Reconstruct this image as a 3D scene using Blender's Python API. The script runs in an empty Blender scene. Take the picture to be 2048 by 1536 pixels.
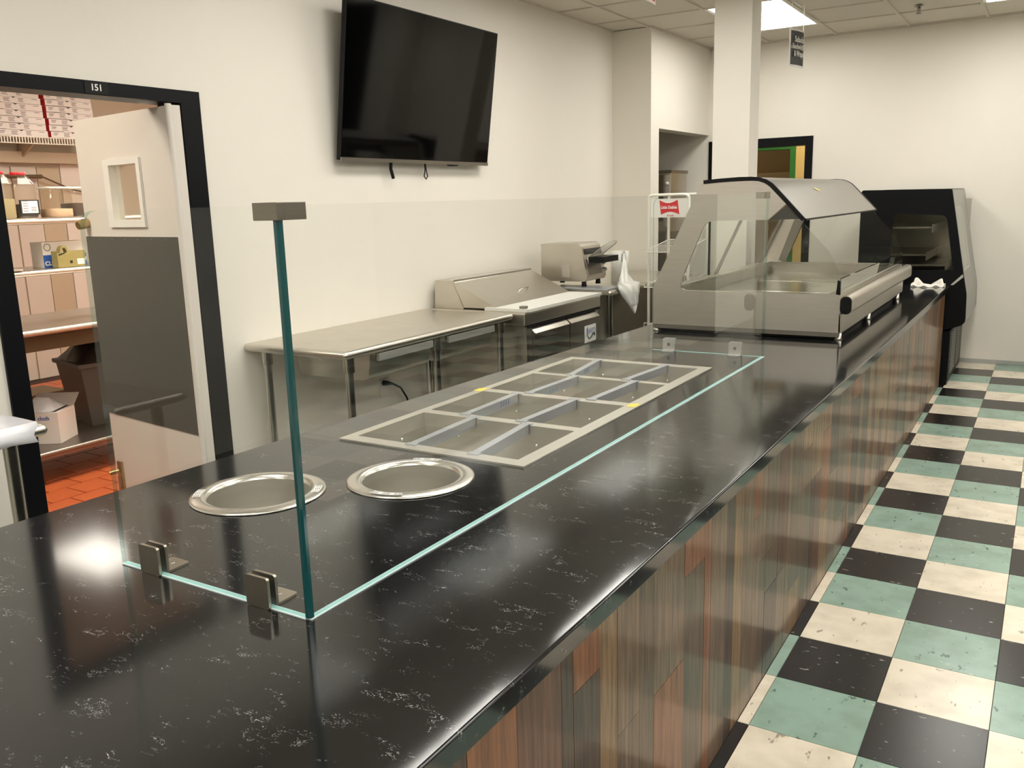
import bpy, bmesh, math, random
from mathutils import Vector, Matrix
random.seed(7)
S = bpy.context.scene
C = S.collection

# ------------------------------------------------------------------ camera
cam = bpy.data.cameras.new('camera'); cam.sensor_fit = 'HORIZONTAL'; cam.sensor_width = 36.0
cam.lens = 1749.245 / 2048 * 36.0; cam.clip_start = 0.05; cam.clip_end = 60
co = bpy.data.objects.new('camera', cam); C.objects.link(co)
RT = Vector((0.8532189848, 0.5208101662, -0.0278232755))
UP = Vector((-0.0835521270, 0.1891480080, 0.9783874862))
FW = Vector((-0.5148168664, 0.8324540838, -0.2048994685))
m = Matrix.Identity(4)
for i in range(3):
    m[i][0] = RT[i]; m[i][1] = UP[i]; m[i][2] = -FW[i]
m[0][3], m[1][3], m[2][3] = 0.651127, -2.331607, 1.537386
co.matrix_world = m
S.camera = co

# ------------------------------------------------------------------ world, exposure
w = bpy.data.worlds.new('world'); S.world = w; w.use_nodes = True
w.node_tree.nodes['Background'].inputs[0].default_value = (1.0, 0.93, 0.82, 1)
w.node_tree.nodes['Background'].inputs[1].default_value = 0.25
S.view_settings.view_transform = 'Standard'; S.view_settings.look = 'None'
S.view_settings.gamma = 1.0; S.view_settings.use_curve_mapping = False
S.view_settings.exposure = 0.0
TROFFER = 13.6          # emission of the ceiling troffers
TROFFER_COL = (1.0, 0.965, 0.895)
KITCHEN_FILL = 22.0  # emission of the added kitchen fill lamps
BACKROOM_LIGHT = 14.0

# ------------------------------------------------------------------ materials
def srgb(r, g, b):
    f = lambda c: (c / 255 / 12.92) if c / 255 <= 0.04045 else ((c / 255 + 0.055) / 1.055) ** 2.4
    return (f(r), f(g), f(b), 1.0)

def new_mat(name):
    mt = bpy.data.materials.new(name); mt.use_nodes = True
    nt = mt.node_tree
    return mt, nt, nt.nodes['Principled BSDF']

def mat(name, col, rough=0.5, metal=0.0, noise=0.0, scale=8.0, bump=0.0, bscale=60.0, stretch=(1, 1, 1), spec=0.5, coat=0.0, col2=None, detail=3.0):
    mt, nt, b = new_mat(name)
    b.inputs['Roughness'].default_value = rough; b.inputs['Metallic'].default_value = metal
    b.inputs['Specular IOR Level'].default_value = spec
    if coat:
        b.inputs['Coat Weight'].default_value = coat; b.inputs['Coat Roughness'].default_value = 0.12
    tc = nt.nodes.new('ShaderNodeTexCoord'); mp = nt.nodes.new('ShaderNodeMapping')
    mp.inputs['Scale'].default_value = stretch
    nt.links.new(tc.outputs['Object'], mp.inputs['Vector'])
    nz = nt.nodes.new('ShaderNodeTexNoise'); nz.inputs['Scale'].default_value = scale; nz.inputs['Detail'].default_value = detail
    nt.links.new(mp.outputs[0], nz.inputs['Vector'])
    mx = nt.nodes.new('ShaderNodeMix'); mx.data_type = 'RGBA'
    mx.inputs['A'].default_value = col
    mx.inputs['B'].default_value = col2 if col2 else (col[0] * (1 - noise), col[1] * (1 - noise), col[2] * (1 - noise), 1)
    nt.links.new(nz.outputs['Fac'], mx.inputs['Factor'])
    nt.links.new(mx.outputs['Result'], b.inputs['Base Color'])
    if bump:
        n2 = nt.nodes.new('ShaderNodeTexNoise'); n2.inputs['Scale'].default_value = bscale
        nt.links.new(mp.outputs[0], n2.inputs['Vector'])
        bp = nt.nodes.new('ShaderNodeBump'); bp.inputs['Strength'].default_value = bump; bp.inputs['Distance'].default_value = 0.01
        nt.links.new(n2.outputs['Fac'], bp.inputs['Height']); nt.links.new(bp.outputs[0], b.inputs['Normal'])
    return mt

def steel(name, col, rough, stretch):
    mt, nt, b = new_mat(name)
    b.inputs['Metallic'].default_value = 1.0
    tc = nt.nodes.new('ShaderNodeTexCoord'); mp = nt.nodes.new('ShaderNodeMapping'); mp.inputs['Scale'].default_value = stretch
    nt.links.new(tc.outputs['Object'], mp.inputs['Vector'])
    nz = nt.nodes.new('ShaderNodeTexNoise'); nz.inputs['Scale'].default_value = 6; nz.inputs['Detail'].default_value = 4
    nt.links.new(mp.outputs[0], nz.inputs['Vector'])
    mr = nt.nodes.new('ShaderNodeMapRange'); mr.inputs['To Min'].default_value = rough - 0.05; mr.inputs['To Max'].default_value = rough + 0.08
    nt.links.new(nz.outputs['Fac'], mr.inputs['Value']); nt.links.new(mr.outputs[0], b.inputs['Roughness'])
    mx = nt.nodes.new('ShaderNodeMix'); mx.data_type = 'RGBA'; mx.inputs['A'].default_value = col
    mx.inputs['B'].default_value = (col[0] * .86, col[1] * .86, col[2] * .86, 1)
    nt.links.new(nz.outputs['Fac'], mx.inputs['Factor']); nt.links.new(mx.outputs['Result'], b.inputs['Base Color'])
    bp = nt.nodes.new('ShaderNodeBump'); bp.inputs['Strength'].default_value = 0.03; bp.inputs['Distance'].default_value = 0.004
    nt.links.new(nz.outputs['Fac'], bp.inputs['Height']); nt.links.new(bp.outputs[0], b.inputs['Normal'])
    return mt

def pane(name, tint, rough=0.0, strength=1.0):
    mt = bpy.data.materials.new(name); mt.use_nodes = True
    nt = mt.node_tree; nt.nodes.clear()
    out = nt.nodes.new('ShaderNodeOutputMaterial')
    tr = nt.nodes.new('ShaderNodeBsdfTransparent'); tr.inputs[0].default_value = tint
    gl = nt.nodes.new('ShaderNodeBsdfGlossy'); gl.inputs['Roughness'].default_value = rough; gl.inputs[0].default_value = (.97, 1, .98, 1)
    fr = nt.nodes.new('ShaderNodeFresnel'); fr.inputs[0].default_value = 1.5
    ge = nt.nodes.new('ShaderNodeNewGeometry')
    sb = nt.nodes.new('ShaderNodeMath'); sb.operation = 'SUBTRACT'; sb.inputs[0].default_value = 1.0
    nt.links.new(ge.outputs['Backfacing'], sb.inputs[1])
    mu = nt.nodes.new('ShaderNodeMath'); mu.operation = 'MULTIPLY'
    nt.links.new(fr.outputs[0], mu.inputs[0]); nt.links.new(sb.outputs[0], mu.inputs[1])
    m2 = nt.nodes.new('ShaderNodeMath'); m2.operation = 'MULTIPLY'; m2.inputs[1].default_value = 1.15 * strength; m2.use_clamp = True
    nt.links.new(mu.outputs[0], m2.inputs[0])
    mx = nt.nodes.new('ShaderNodeMixShader')
    nt.links.new(m2.outputs[0], mx.inputs[0]); nt.links.new(tr.outputs[0], mx.inputs[1]); nt.links.new(gl.outputs[0], mx.inputs[2])
    nt.links.new(mx.outputs[0], out.inputs[0])
    return mt

def emit(name, col, s):
    mt = bpy.data.materials.new(name); mt.use_nodes = True
    nt = mt.node_tree; nt.nodes.clear()
    out = nt.nodes.new('ShaderNodeOutputMaterial'); e = nt.nodes.new('ShaderNodeEmission')
    e.inputs[0].default_value = (*col, 1); e.inputs[1].default_value = s
    nt.links.new(e.outputs[0], out.inputs[0])
    return mt

def wood(name, c1, c2):
    mt, nt, b = new_mat(name)
    tc = nt.nodes.new('ShaderNodeTexCoord'); mp = nt.nodes.new('ShaderNodeMapping'); mp.inputs['Scale'].default_value = (26, 26, 1.5)
    nt.links.new(tc.outputs['Object'], mp.inputs['Vector'])
    oi = nt.nodes.new('ShaderNodeObjectInfo')
    va = nt.nodes.new('ShaderNodeVectorMath'); va.operation = 'ADD'
    sc = nt.nodes.new('ShaderNodeMath'); sc.operation = 'MULTIPLY'; sc.inputs[1].default_value = 40
    nt.links.new(oi.outputs['Random'], sc.inputs[0]); nt.links.new(mp.outputs[0], va.inputs[0]); nt.links.new(sc.outputs[0], va.inputs[1])
    nz = nt.nodes.new('ShaderNodeTexNoise'); nz.inputs['Scale'].default_value = 3; nz.inputs['Detail'].default_value = 8; nz.inputs['Roughness'].default_value = .65
    nt.links.new(va.outputs[0], nz.inputs['Vector'])
    cr = nt.nodes.new('ShaderNodeValToRGB'); cr.color_ramp.elements[0].position = .36; cr.color_ramp.elements[1].position = .64
    cr.color_ramp.elements[0].color = c2; cr.color_ramp.elements[1].color = c1
    nt.links.new(nz.outputs['Fac'], cr.inputs[0]); nt.links.new(cr.outputs[0], b.inputs['Base Color'])
    b.inputs['Roughness'].default_value = 0.4
    b.inputs['Coat Weight'].default_value = 0.45; b.inputs['Coat Roughness'].default_value = 0.12; b.inputs['Coat IOR'].default_value = 1.45
    b.inputs['Specular IOR Level'].default_value = 0.25
    return mt

def quartz():
    mt, nt, b = new_mat('black_quartz')
    tc = nt.nodes.new('ShaderNodeTexCoord')
    def noise(scale, detail, rough, dist=0.0, src=tc.outputs['Object']):
        n = nt.nodes.new('ShaderNodeTexNoise'); n.inputs['Scale'].default_value = scale; n.inputs['Detail'].default_value = detail
        n.inputs['Roughness'].default_value = rough; n.inputs['Distortion'].default_value = dist
        nt.links.new(src, n.inputs['Vector']); return n
    def ramp(fac, p0, p1):
        r = nt.nodes.new('ShaderNodeMapRange'); r.inputs['From Min'].default_value = p0; r.inputs['From Max'].default_value = p1; r.clamp = True
        nt.links.new(fac, r.inputs['Value']); return r.outputs[0]
    def mul(a, c):
        mm = nt.nodes.new('ShaderNodeMath'); mm.operation = 'MULTIPLY'
        nt.links.new(a, mm.inputs[0])
        if isinstance(c, float): mm.inputs[1].default_value = c
        else: nt.links.new(c, mm.inputs[1])
        return mm.outputs[0]
    mp = nt.nodes.new('ShaderNodeMapping'); mp.inputs['Rotation'].default_value = (0, 0, .5); mp.inputs['Scale'].default_value = (.6, 1.25, 1)
    nt.links.new(tc.outputs['Object'], mp.inputs['Vector'])
    n1 = noise(46, 4, .65, 0.9, mp.outputs[0])
    ab = nt.nodes.new('ShaderNodeMath'); ab.operation = 'SUBTRACT'; ab.inputs[1].default_value = .5
    nt.links.new(n1.outputs['Fac'], ab.inputs[0])
    a2 = nt.nodes.new('ShaderNodeMath'); a2.operation = 'ABSOLUTE'; nt.links.new(ab.outputs[0], a2.inputs[0])
    vein = ramp(a2.outputs[0], .017, .002)
    mask = ramp(noise(21, 3, .65, 0.4, mp.outputs[0]).outputs['Fac'], .55, .65)
    grit = ramp(noise(260, 2, .6).outputs['Fac'], .42, .60)
    v = mul(mul(vein, mask), grit)
    vo = nt.nodes.new('ShaderNodeTexVoronoi'); vo.inputs['Scale'].default_value = 55; nt.links.new(tc.outputs['Object'], vo.inputs['Vector'])
    sp = mul(ramp(vo.outputs['Distance'], .10, .04), ramp(noise(23, 2, .5).outputs['Fac'], .55, .66))
    sp = mul(sp, .45)
    mxv = nt.nodes.new('ShaderNodeMath'); mxv.operation = 'MAXIMUM'; nt.links.new(v, mxv.inputs[0]); nt.links.new(sp, mxv.inputs[1])
    mx = nt.nodes.new('ShaderNodeMix'); mx.data_type = 'RGBA'
    mx.inputs['A'].default_value = (.0085, .0085, .009, 1); mx.inputs['B'].default_value = (.42, .42, .41, 1)
    nt.links.new(mxv.outputs[0], mx.inputs['Factor']); nt.links.new(mx.outputs['Result'], b.inputs['Base Color'])
    b.inputs['Roughness'].default_value = 0.10
    b.inputs['Specular IOR Level'].default_value = 0.58
    return mt

def vct(name, col, dark, light):
    """vinyl composition floor tile with short streaks and chips"""
    mt, nt, b = new_mat(name)
    tc = nt.nodes.new('ShaderNodeTexCoord'); oi = nt.nodes.new('ShaderNodeObjectInfo')
    sc = nt.nodes.new('ShaderNodeMath'); sc.operation = 'MULTIPLY'; sc.inputs[1].default_value = 50
    nt.links.new(oi.outputs['Random'], sc.inputs[0])
    va = nt.nodes.new('ShaderNodeVectorMath'); va.operation = 'ADD'
    nt.links.new(tc.outputs['Object'], va.inputs[0]); nt.links.new(sc.outputs[0], va.inputs[1])
    def fleck(scale, st, lo, hi):
        mp = nt.nodes.new('ShaderNodeMapping'); mp.inputs['Scale'].default_value = st
        nt.links.new(va.outputs[0], mp.inputs['Vector'])
        n = nt.nodes.new('ShaderNodeTexNoise'); n.inputs['Scale'].default_value = scale; n.inputs['Detail'].default_value = 2
        nt.links.new(mp.outputs[0], n.inputs['Vector'])
        r = nt.nodes.new('ShaderNodeMapRange'); r.inputs['From Min'].default_value = lo; r.inputs['From Max'].default_value = hi
        nt.links.new(n.outputs['Fac'], r.inputs['Value']); return r.outputs[0]
    m1 = nt.nodes.new('ShaderNodeMix'); m1.data_type = 'RGBA'; m1.inputs['A'].default_value = col; m1.inputs['B'].default_value = dark
    nt.links.new(fleck(46, (1, .45, 1), .665, .73), m1.inputs['Factor'])
    m2 = nt.nodes.new('ShaderNodeMix'); m2.data_type = 'RGBA'; m2.inputs['B'].default_value = light
    nt.links.new(m1.outputs['Result'], m2.inputs['A']); nt.links.new(fleck(55, (.5, 1, 1), .69, .75), m2.inputs['Factor'])
    m3 = nt.nodes.new('ShaderNodeMix'); m3.data_type = 'RGBA'; m3.blend_type = 'MULTIPLY'
    m3.inputs['B'].default_value = (.80, .79, .77, 1)
    nt.links.new(m2.outputs['Result'], m3.inputs['A']); nt.links.new(fleck(9, (1, 1, 1), .40, .75), m3.inputs['Factor'])
    nt.links.new(m3.outputs['Result'], b.inputs['Base Color'])
    b.inputs['Roughness'].default_value = 0.25; b.inputs['Specular IOR Level'].default_value = 0.4
    return mt

M = {}
M['wall'] = mat('cream_wall_paint', (.79, .75, .67, 1), .62, noise=.04, scale=3, bump=.04, bscale=140)
M['wall_soft'] = mat('kitchen_wall_paint', (.66, .58, .46, 1), .6, noise=.06, scale=2)
M['ceil'] = mat('ceiling_tile_white', (.66, .61, .53, 1), .85, noise=.08, scale=70, bump=.12, bscale=220)
M['grid'] = mat('ceiling_grid_paint', (.60, .55, .48, 1), .6)
M['black'] = mat('black_semi_gloss_paint', (.004, .0045, .006, 1), .4, noise=.2, spec=.16)
M['blackplastic'] = mat('black_plastic', (.006, .006, .006, 1), .42, noise=.2, spec=.22)
M['blackgloss'] = mat('black_gloss', (.003, .003, .003, 1), .2)
M['screen'] = mat('television_screen', (.0012, .0012, .0012, 1), .06, spec=.24)
M['steel'] = steel('brushed_steel', (.68, .64, .57, 1), .30, (1, 14, 1))
M['steelx'] = steel('brushed_steel_side', (.78, .73, .66, 1), .33, (1, 1, 14))
M['steeldark'] = steel('satin_steel_dark', (.34, .31, .27, 1), .36, (14, 1, 1))
M['steelbright'] = steel('bright_steel', (.74, .72, .66, 1), .2, (2, 2, 2))
M['rimsteel'] = mat('satin_rim_steel', (.70, .67, .61, 1), .27, metal=.95, noise=.06, scale=30)
M['framesteel'] = mat('satin_frame_steel', (.74, .71, .64, 1), .34, metal=.85, noise=.05)
M['barsteel'] = mat('galvanized_bar', (.56, .58, .62, 1), .38, metal=.75, noise=.1)
M['basin'] = steel('basin_steel', (.68, .655, .595, 1), .42, (1, 1, 10))
M['bronze'] = steel('brushed_nickel', (.30, .27, .23, 1), .35, (1, 1, 20))
M['clamp'] = steel('clamp_nickel', (.47, .43, .36, 1), .3, (3, 3, 3))
M['quartz'] = quartz()
M['glass'] = pane('sneeze_guard_glass', (.988, .994, .989, 1), 0, .72)
M['glassclear'] = pane('display_glass', (.93, .94, .92, 1))
M['glasssmoke'] = pane('smoked_glass', (.80, .80, .77, 1))
M['glassedge'] = mat('glass_edge_teal', (.006, .072, .076, 1), .08, spec=.8)
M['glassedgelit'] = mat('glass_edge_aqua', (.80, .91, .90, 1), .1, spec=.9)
M['glassside'] = pane('glass_side_tint', (.62, .77, .76, 1), .05, 2.2)
M['jarplastic'] = pane('clear_jar_plastic', (.93, .91, .86, 1), .12, .8)
M['green'] = vct('green_vinyl_tile', srgb(140, 166, 152), srgb(88, 112, 102), srgb(178, 196, 184))
M['blacktile'] = vct('black_vinyl_tile', srgb(26, 23, 22), srgb(16, 15, 15), srgb(160, 152, 144))
M['creamtile'] = vct('cream_vinyl_tile', srgb(222, 212, 192), srgb(160, 150, 132), srgb(234, 226, 208))
M['mortar'] = mat('floor_bed', srgb(70, 66, 60), .7, noise=.2)
M['quarry'] = mat('quarry_tile', srgb(196, 100, 54), .42, col2=srgb(160, 74, 38), scale=5, bump=.1, bscale=40)
M['grout'] = mat('dark_grout', srgb(60, 34, 22), .8)
M['doorpaint'] = mat('door_cream_paint', (.70, .65, .58, 1), .45, noise=.03)
M['kick'] = mat('kick_plate_grey', (.060, .060, .048, 1), .42, noise=.12, scale=200)
M['white'] = mat('white_plastic', (.78, .76, .70, 1), .4, noise=.03)
M['whiteprint'] = mat('white_print', (.85, .84, .80, 1), .6)
M['board'] = mat('cutting_board_white', (.78, .76, .70, 1), .5, noise=.07, scale=9)
M['paper'] = mat('white_cardboard', (.78, .73, .69, 1), .7, noise=.05)
M['redprint'] = mat('red_print', (.62, .015, .02, 1), .5)
M['redlid'] = mat('red_lid', (.70, .02, .03, 1), .4)
M['ink'] = mat('grey_ink', (.16, .13, .12, 1), .7)
M['inkblue'] = mat('blue_ink', (.04, .09, .36, 1), .6)
M['inkpale'] = mat('pale_blue_ink', (.30, .34, .52, 1), .6)
M['inkblack'] = mat('black_ink', (.01, .01, .012, 1), .6)
M['film'] = mat('plastic_film_white', (.78, .78, .82, 1), .25, noise=.1, scale=15)
M['bag'] = mat('plastic_bag_white', (.83, .82, .76, 1), .35, noise=.05)
M['towel'] = mat('cotton_towel', (.80, .76, .68, 1), .9, noise=.1, scale=90, bump=.3, bscale=300)
M['bin'] = mat('grey_bin_plastic', (.085, .08, .07, 1), .5, noise=.1)
M['darkbag'] = mat('dark_bag', (.045, .036, .028, 1), .5, noise=.4, scale=14)
M['sand'] = mat('seasoning_mix', (.34, .28, .16, 1), .9, noise=.25, scale=120)
M['spice'] = mat('dark_spice', (.05, .028, .018, 1), .9, noise=.3, scale=80)
M['pinkspice'] = mat('pale_spice', (.52, .36, .25, 1), .9, noise=.2, scale=80)
M['khaki'] = mat('olive_plastic', (.33, .28, .10, 1), .5, noise=.1)
M['bluebox'] = mat('blue_print', (.02, .09, .36, 1), .6)
M['brownbox'] = mat('brown_cardboard', (.12, .075, .035, 1), .8, noise=.1)
M['brass'] = mat('brass', (.50, .38, .16, 1), .35, metal=1.0)
M['yellow'] = mat('yellow_sticker', (.82, .66, .10, 1), .5)
M['greenpaint'] = mat('green_frame_paint', (.04, .24, .06, 1), .45, noise=.1)
M['yellowwall'] = mat('yellow_wall_paint', (.80, .62, .30, 1), .7)
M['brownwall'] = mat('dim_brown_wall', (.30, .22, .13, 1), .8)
M['panelwhite'] = mat('white_wall_board', (.72, .64, .56, 1), .5, noise=.05)
M['paneltan'] = mat('tan_wall_board', (.50, .40, .28, 1), .55, noise=.05)
M['panelgrey'] = mat('grey_wall_board', (.60, .52, .44, 1), .5, noise=.05)
M['capgrey'] = mat('hood_silver_paint', (.30, .285, .26, 1), .32, metal=.75, noise=.05)
M['silver'] = mat('silver_paint', (.58, .565, .53, 1), .35, metal=.5, noise=.04)
M['enamel'] = mat('white_enamel_wire', (.80, .77, .68, 1), .35)
M['baseboardgrey'] = mat('grey_cove_residue', (.34, .35, .33, 1), .7, col2=(.50, .49, .45, 1), scale=20)
M['signblack'] = mat('sign_black', (.018, .017, .016, 1), .5)
M['signtext'] = mat('sign_lettering', (.62, .60, .56, 1), .6)
M['sticker'] = mat('clear_sticker', (.70, .70, .68, 1), .4)
M['tag'] = mat('rating_plate', (.55, .52, .45, 1), .4, metal=.5)
M['troffer'] = emit('troffer_diffuser', TROFFER_COL, TROFFER)
M['kitchenlamp'] = emit('kitchen_diffuser', (1.0, .92, .80), KITCHEN_FILL)
M['kitchenlampdim'] = emit('kitchen_diffuser_dim', (1.0, .92, .80), 9.0)
M['backlamp'] = emit('back_room_diffuser', (1.0, .88, .60), BACKROOM_LIGHT)
M['neartan'] = mat('tan_wall_paint', (.42, .38, .32, 1), .6, noise=.05)  # unseen walls, colour darkened so the glass and steel reflect a dim room
M['darkhall'] = mat('dark_hall_paint', (.035, .033, .032, 1), .7, noise=.1)  # near-black colour stands in for the darkness of an unlit hall
M['merchsilver'] = mat('merchandiser_silver', (.34, .34, .32, 1), .38, metal=.6, noise=.05)
M['winglow'] = emit('daylight_beyond_window', (.75, .88, 1.0), 1.6)
WOODS = [wood('plank_orange', srgb(148, 94, 58), srgb(102, 60, 36)), wood('plank_greybrown', srgb(126, 100, 76), srgb(78, 60, 44)),
         wood('plank_dark', srgb(84, 63, 49), srgb(46, 34, 27)), wood('plank_tan', srgb(146, 114, 78), srgb(96, 72, 48)),
         wood('plank_redbrown', srgb(112, 72, 52), srgb(68, 42, 30)), wood('plank_umber', srgb(108, 85, 64), srgb(64, 50, 37))]

# ------------------------------------------------------------------ geometry helpers
class MB:
    def __init__(s): s.v = []; s.f = []; s.mi = []; s.sm = []
    def add(s, vs, fs, mi=0, smooth=False):
        n = len(s.v); s.v += [Vector(p) for p in vs]
        for f in fs: s.f.append([i + n for i in f]); s.mi.append(mi); s.sm.append(smooth)
        return s
    def box(s, x0, x1, y0, y1, z0, z1, mi=0, bev=0.0):
        if bev:
            bm = bmesh.new(); bmesh.ops.create_cube(bm, size=1.0)
            for v in bm.verts: v.co = Vector(((x0 + x1) / 2 + v.co.x * (x1 - x0), (y0 + y1) / 2 + v.co.y * (y1 - y0), (z0 + z1) / 2 + v.co.z * (z1 - z0)))
            bmesh.ops.bevel(bm, geom=bm.edges[:], offset=bev, segments=2, affect='EDGES', profile=0.6)
            return s.frombm(bm, mi)
        return s.add([(x0, y0, z0), (x1, y0, z0), (x1, y1, z0), (x0, y1, z0), (x0, y0, z1), (x1, y0, z1), (x1, y1, z1), (x0, y1, z1)],
                     [(0, 3, 2, 1), (4, 5, 6, 7), (0, 1, 5, 4), (1, 2, 6, 5), (2, 3, 7, 6), (3, 0, 4, 7)], mi)
    def frombm(s, bm, mi=0, smooth=False):
        bm.verts.index_update()
        s.add([v.co.copy() for v in bm.verts], [[v.index for v in f.verts] for f in bm.faces], mi, smooth); bm.free(); return s
    def plate(s, outer, holes, axis, a, b, mi=0, mside=None):
        """polygon (2-D) with holes, extruded along an axis from a to b"""
        mside = mi if mside is None else mside
        def P(p, d):
            return {'x': (d, p[0], p[1]), 'y': (p[0], d, p[1]), 'z': (p[0], p[1], d)}[axis]
        bm = bmesh.new(); es = []
        for lp in [outer] + holes:
            vs = [bm.verts.new((p[0], p[1], 0)) for p in lp]
            es += [bm.edges.new((vs[i], vs[(i + 1) % len(vs)])) for i in range(len(vs))]
        bmesh.ops.triangle_fill(bm, use_beauty=True, use_dissolve=False, edges=es)
        bm.verts.index_update()
        pts = [(v.co.x, v.co.y) for v in bm.verts]; tris = []
        for f in bm.faces:
            t = [v.index for v in f.verts]
            if f.normal.z < 0: t.reverse()
            tris.append(t)
        bm.free()
        flip = axis == 'y'
        n = len(pts)
        top, bot = (b, a) if b > a else (a, b)
        vs = [P(p, top) for p in pts] + [P(p, bot) for p in pts]
        up = [t if not flip else t[::-1] for t in tris]
        s.add(vs, up + [[i + n for i in t[::-1]] for t in up], mi)
        for lp in [outer] + holes:
            k = len(lp)
            area = sum(lp[i][0] * lp[(i + 1) % k][1] - lp[(i + 1) % k][0] * lp[i][1] for i in range(k))
            hole = lp is not outer
            vs = [P(p, top) for p in lp] + [P(p, bot) for p in lp]
            fs = []
            for i in range(k):
                j = (i + 1) % k
                q = [i, i + k, j + k, j]
                if (area > 0) == hole: q.reverse()
                if flip: q.reverse()
                fs.append(q)
            s.add(vs, fs, mside)
        return s
    def tube(s, pts, r, seg=10, mi=0, cap=True, closed=False):
        pts = [Vector(p) for p in pts]; n = len(pts)
        rs = r if isinstance(r, (list, tuple)) else [r] * n
        vs = []; prev = None
        for i, p in enumerate(pts):
            if closed: t = (pts[(i + 1) % n] - pts[i - 1]).normalized()
            elif i == 0: t = (pts[1] - pts[0]).normalized()
            elif i == n - 1: t = (pts[-1] - pts[-2]).normalized()
            else: t = ((pts[i + 1] - p).normalized() + (p - pts[i - 1]).normalized()).normalized()
            if prev is None:
                a = Vector((0, 0, 1)) if abs(t.z) < .9 else Vector((1, 0, 0))
                u = t.cross(a).normalized()
            else: u = (prev - t * prev.dot(t)).normalized()
            prev = u; vv = t.cross(u)
            for k in range(seg):
                an = 2 * math.pi * k / seg
                vs.append(p + (u * math.cos(an) + vv * math.sin(an)) * rs[i])
        fs = []
        for i in range(n if closed else n - 1):
            i2 = (i + 1) % n
            for k in range(seg):
                k2 = (k + 1) % seg
                fs.append((i * seg + k, i * seg + k2, i2 * seg + k2, i2 * seg + k))
        s.add(vs, fs, mi, True)
        if cap and not closed:
            s.add(vs[:seg], [tuple(range(seg))[::-1]], mi); s.add(vs[-seg:], [tuple(range(seg))], mi)
        return s
    def lathe(s, prof, c, seg=48, mi=0, sq=None):
        """profile [(r,z)] about the vertical through c; sq squares the section"""
        vs = []; fs = []; n = len(prof)
        for i, (r, z) in enumerate(prof):
            for k in range(seg):
                a = 2 * math.pi * k / seg
                cx, sy = math.cos(a), math.sin(a)
                if sq: f = (abs(cx) ** sq + abs(sy) ** sq) ** (-1 / sq)
                else: f = 1
                vs.append((c[0] + r * cx * f, c[1] + r * sy * f, c[2] + z))
        for i in range(n - 1):
            for k in range(seg):
                k2 = (k + 1) % seg
                fs.append((i * seg + k, i * seg + k2, (i + 1) * seg + k2, (i + 1) * seg + k))
        return s.add(vs, fs, mi, True)
    def xf(s, mtx):
        s.v = [mtx @ v for v in s.v]; return s

WL = {}
def setp(o, label=None, cat=None, group=None, kind=None):
    if label: o['label'] = label
    if cat: o['category'] = cat
    if group: o['group'] = group
    if kind: o['kind'] = kind
    return o
def thing(name, label, cat, loc=(0, 0, 0), group=None, kind=None):
    o = bpy.data.objects.new(name, None); C.objects.link(o); o.location = loc; o.empty_display_size = .1
    WL[o.name] = Vector(loc)
    return setp(o, label, cat, group, kind)
def make(mb, name, mats, parent=None, loc=None, smooth_angle=None, **kw):
    """link an MB given in world coordinates as one mesh object"""
    if not isinstance(mats, (list, tuple)): mats = [mats]
    if loc is None:
        if parent is not None: base = WL[parent.name]
        else:
            xs = [v.x for v in mb.v]; ys = [v.y for v in mb.v]; zs = [v.z for v in mb.v]
            base = Vector(((min(xs) + max(xs)) / 2, (min(ys) + max(ys)) / 2, min(zs)))
    else: base = Vector(loc)
    me = bpy.data.meshes.new(name)
    me.from_pydata([tuple(v - base) for v in mb.v], [], mb.f)
    for mm in mats: me.materials.append(M[mm] if isinstance(mm, str) else mm)
    me.polygons.foreach_set('material_index', mb.mi); me.polygons.foreach_set('use_smooth', mb.sm); me.update()
    o = bpy.data.objects.new(name, me); C.objects.link(o)
    if parent is not None:
        o.parent = parent; o.location = base - WL[parent.name]
    else: o.location = base
    WL[o.name] = base
    if smooth_angle:
        me.polygons.foreach_set('use_smooth', [True] * len(me.polygons)); me.set_sharp_from_angle(angle=math.radians(smooth_angle))
    return setp(o, kw.get('label'), kw.get('cat'), kw.get('group'), kw.get('kind'))
def place(name, mesh_obj, parent, loc, mat_=None):
    """another object sharing a mesh, at a world location"""
    o = mesh_obj.copy(); o.name = name; C.objects.link(o); o.parent = parent
    o.location = Vector(loc) - (WL[parent.name] if parent else Vector((0, 0, 0))); WL[o.name] = Vector(loc)
    return o
def copy_tree(src, loc, label, parent=None):
    o = src.copy(); C.objects.link(o)
    if parent: o.parent = parent
    else:
        o.location = loc; o['label'] = label
    WL[o.name] = Vector(loc) if not parent else WL[src.name] 
    for ch in list(src.children): copy_tree(ch, None, None, o)
    return o
def rrect(x0, x1, z0, z1, r, n=5):
    pts = []
    for cx, cz, a0 in ((x1 - r, z0 + r, -90), (x1 - r, z1 - r, 0), (x0 + r, z1 - r, 90), (x0 + r, z0 + r, 180)):
        for k in range(n + 1):
            a = math.radians(a0 + 90 * k / n); pts.append((cx + r * math.cos(a), cz + r * math.sin(a)))
    return pts
def rpoly(pts, rad, n=5):
    """round the corners of a 2-D polygon; rad is one radius or a list"""
    out = []; k = len(pts)
    for i in range(k):
        p0, p, p1 = Vector(pts[i - 1]), Vector(pts[i]), Vector(pts[(i + 1) % k])
        r = rad[i] if isinstance(rad, (list, tuple)) else rad
        if r <= 0: out.append(tuple(p)); continue
        a = (p0 - p).normalized() * r; b = (p1 - p).normalized() * r
        for j in range(n + 1):
            t = j / n; q = (1 - t) ** 2 * (p + a) + 2 * t * (1 - t) * p + t * t * (p + b); out.append(tuple(q))
    return out
def circle(cx, cy, r, n=48): return [(cx + r * math.cos(2 * math.pi * k / n), cy + r * math.sin(2 * math.pi * k / n)) for k in range(n)]
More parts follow.
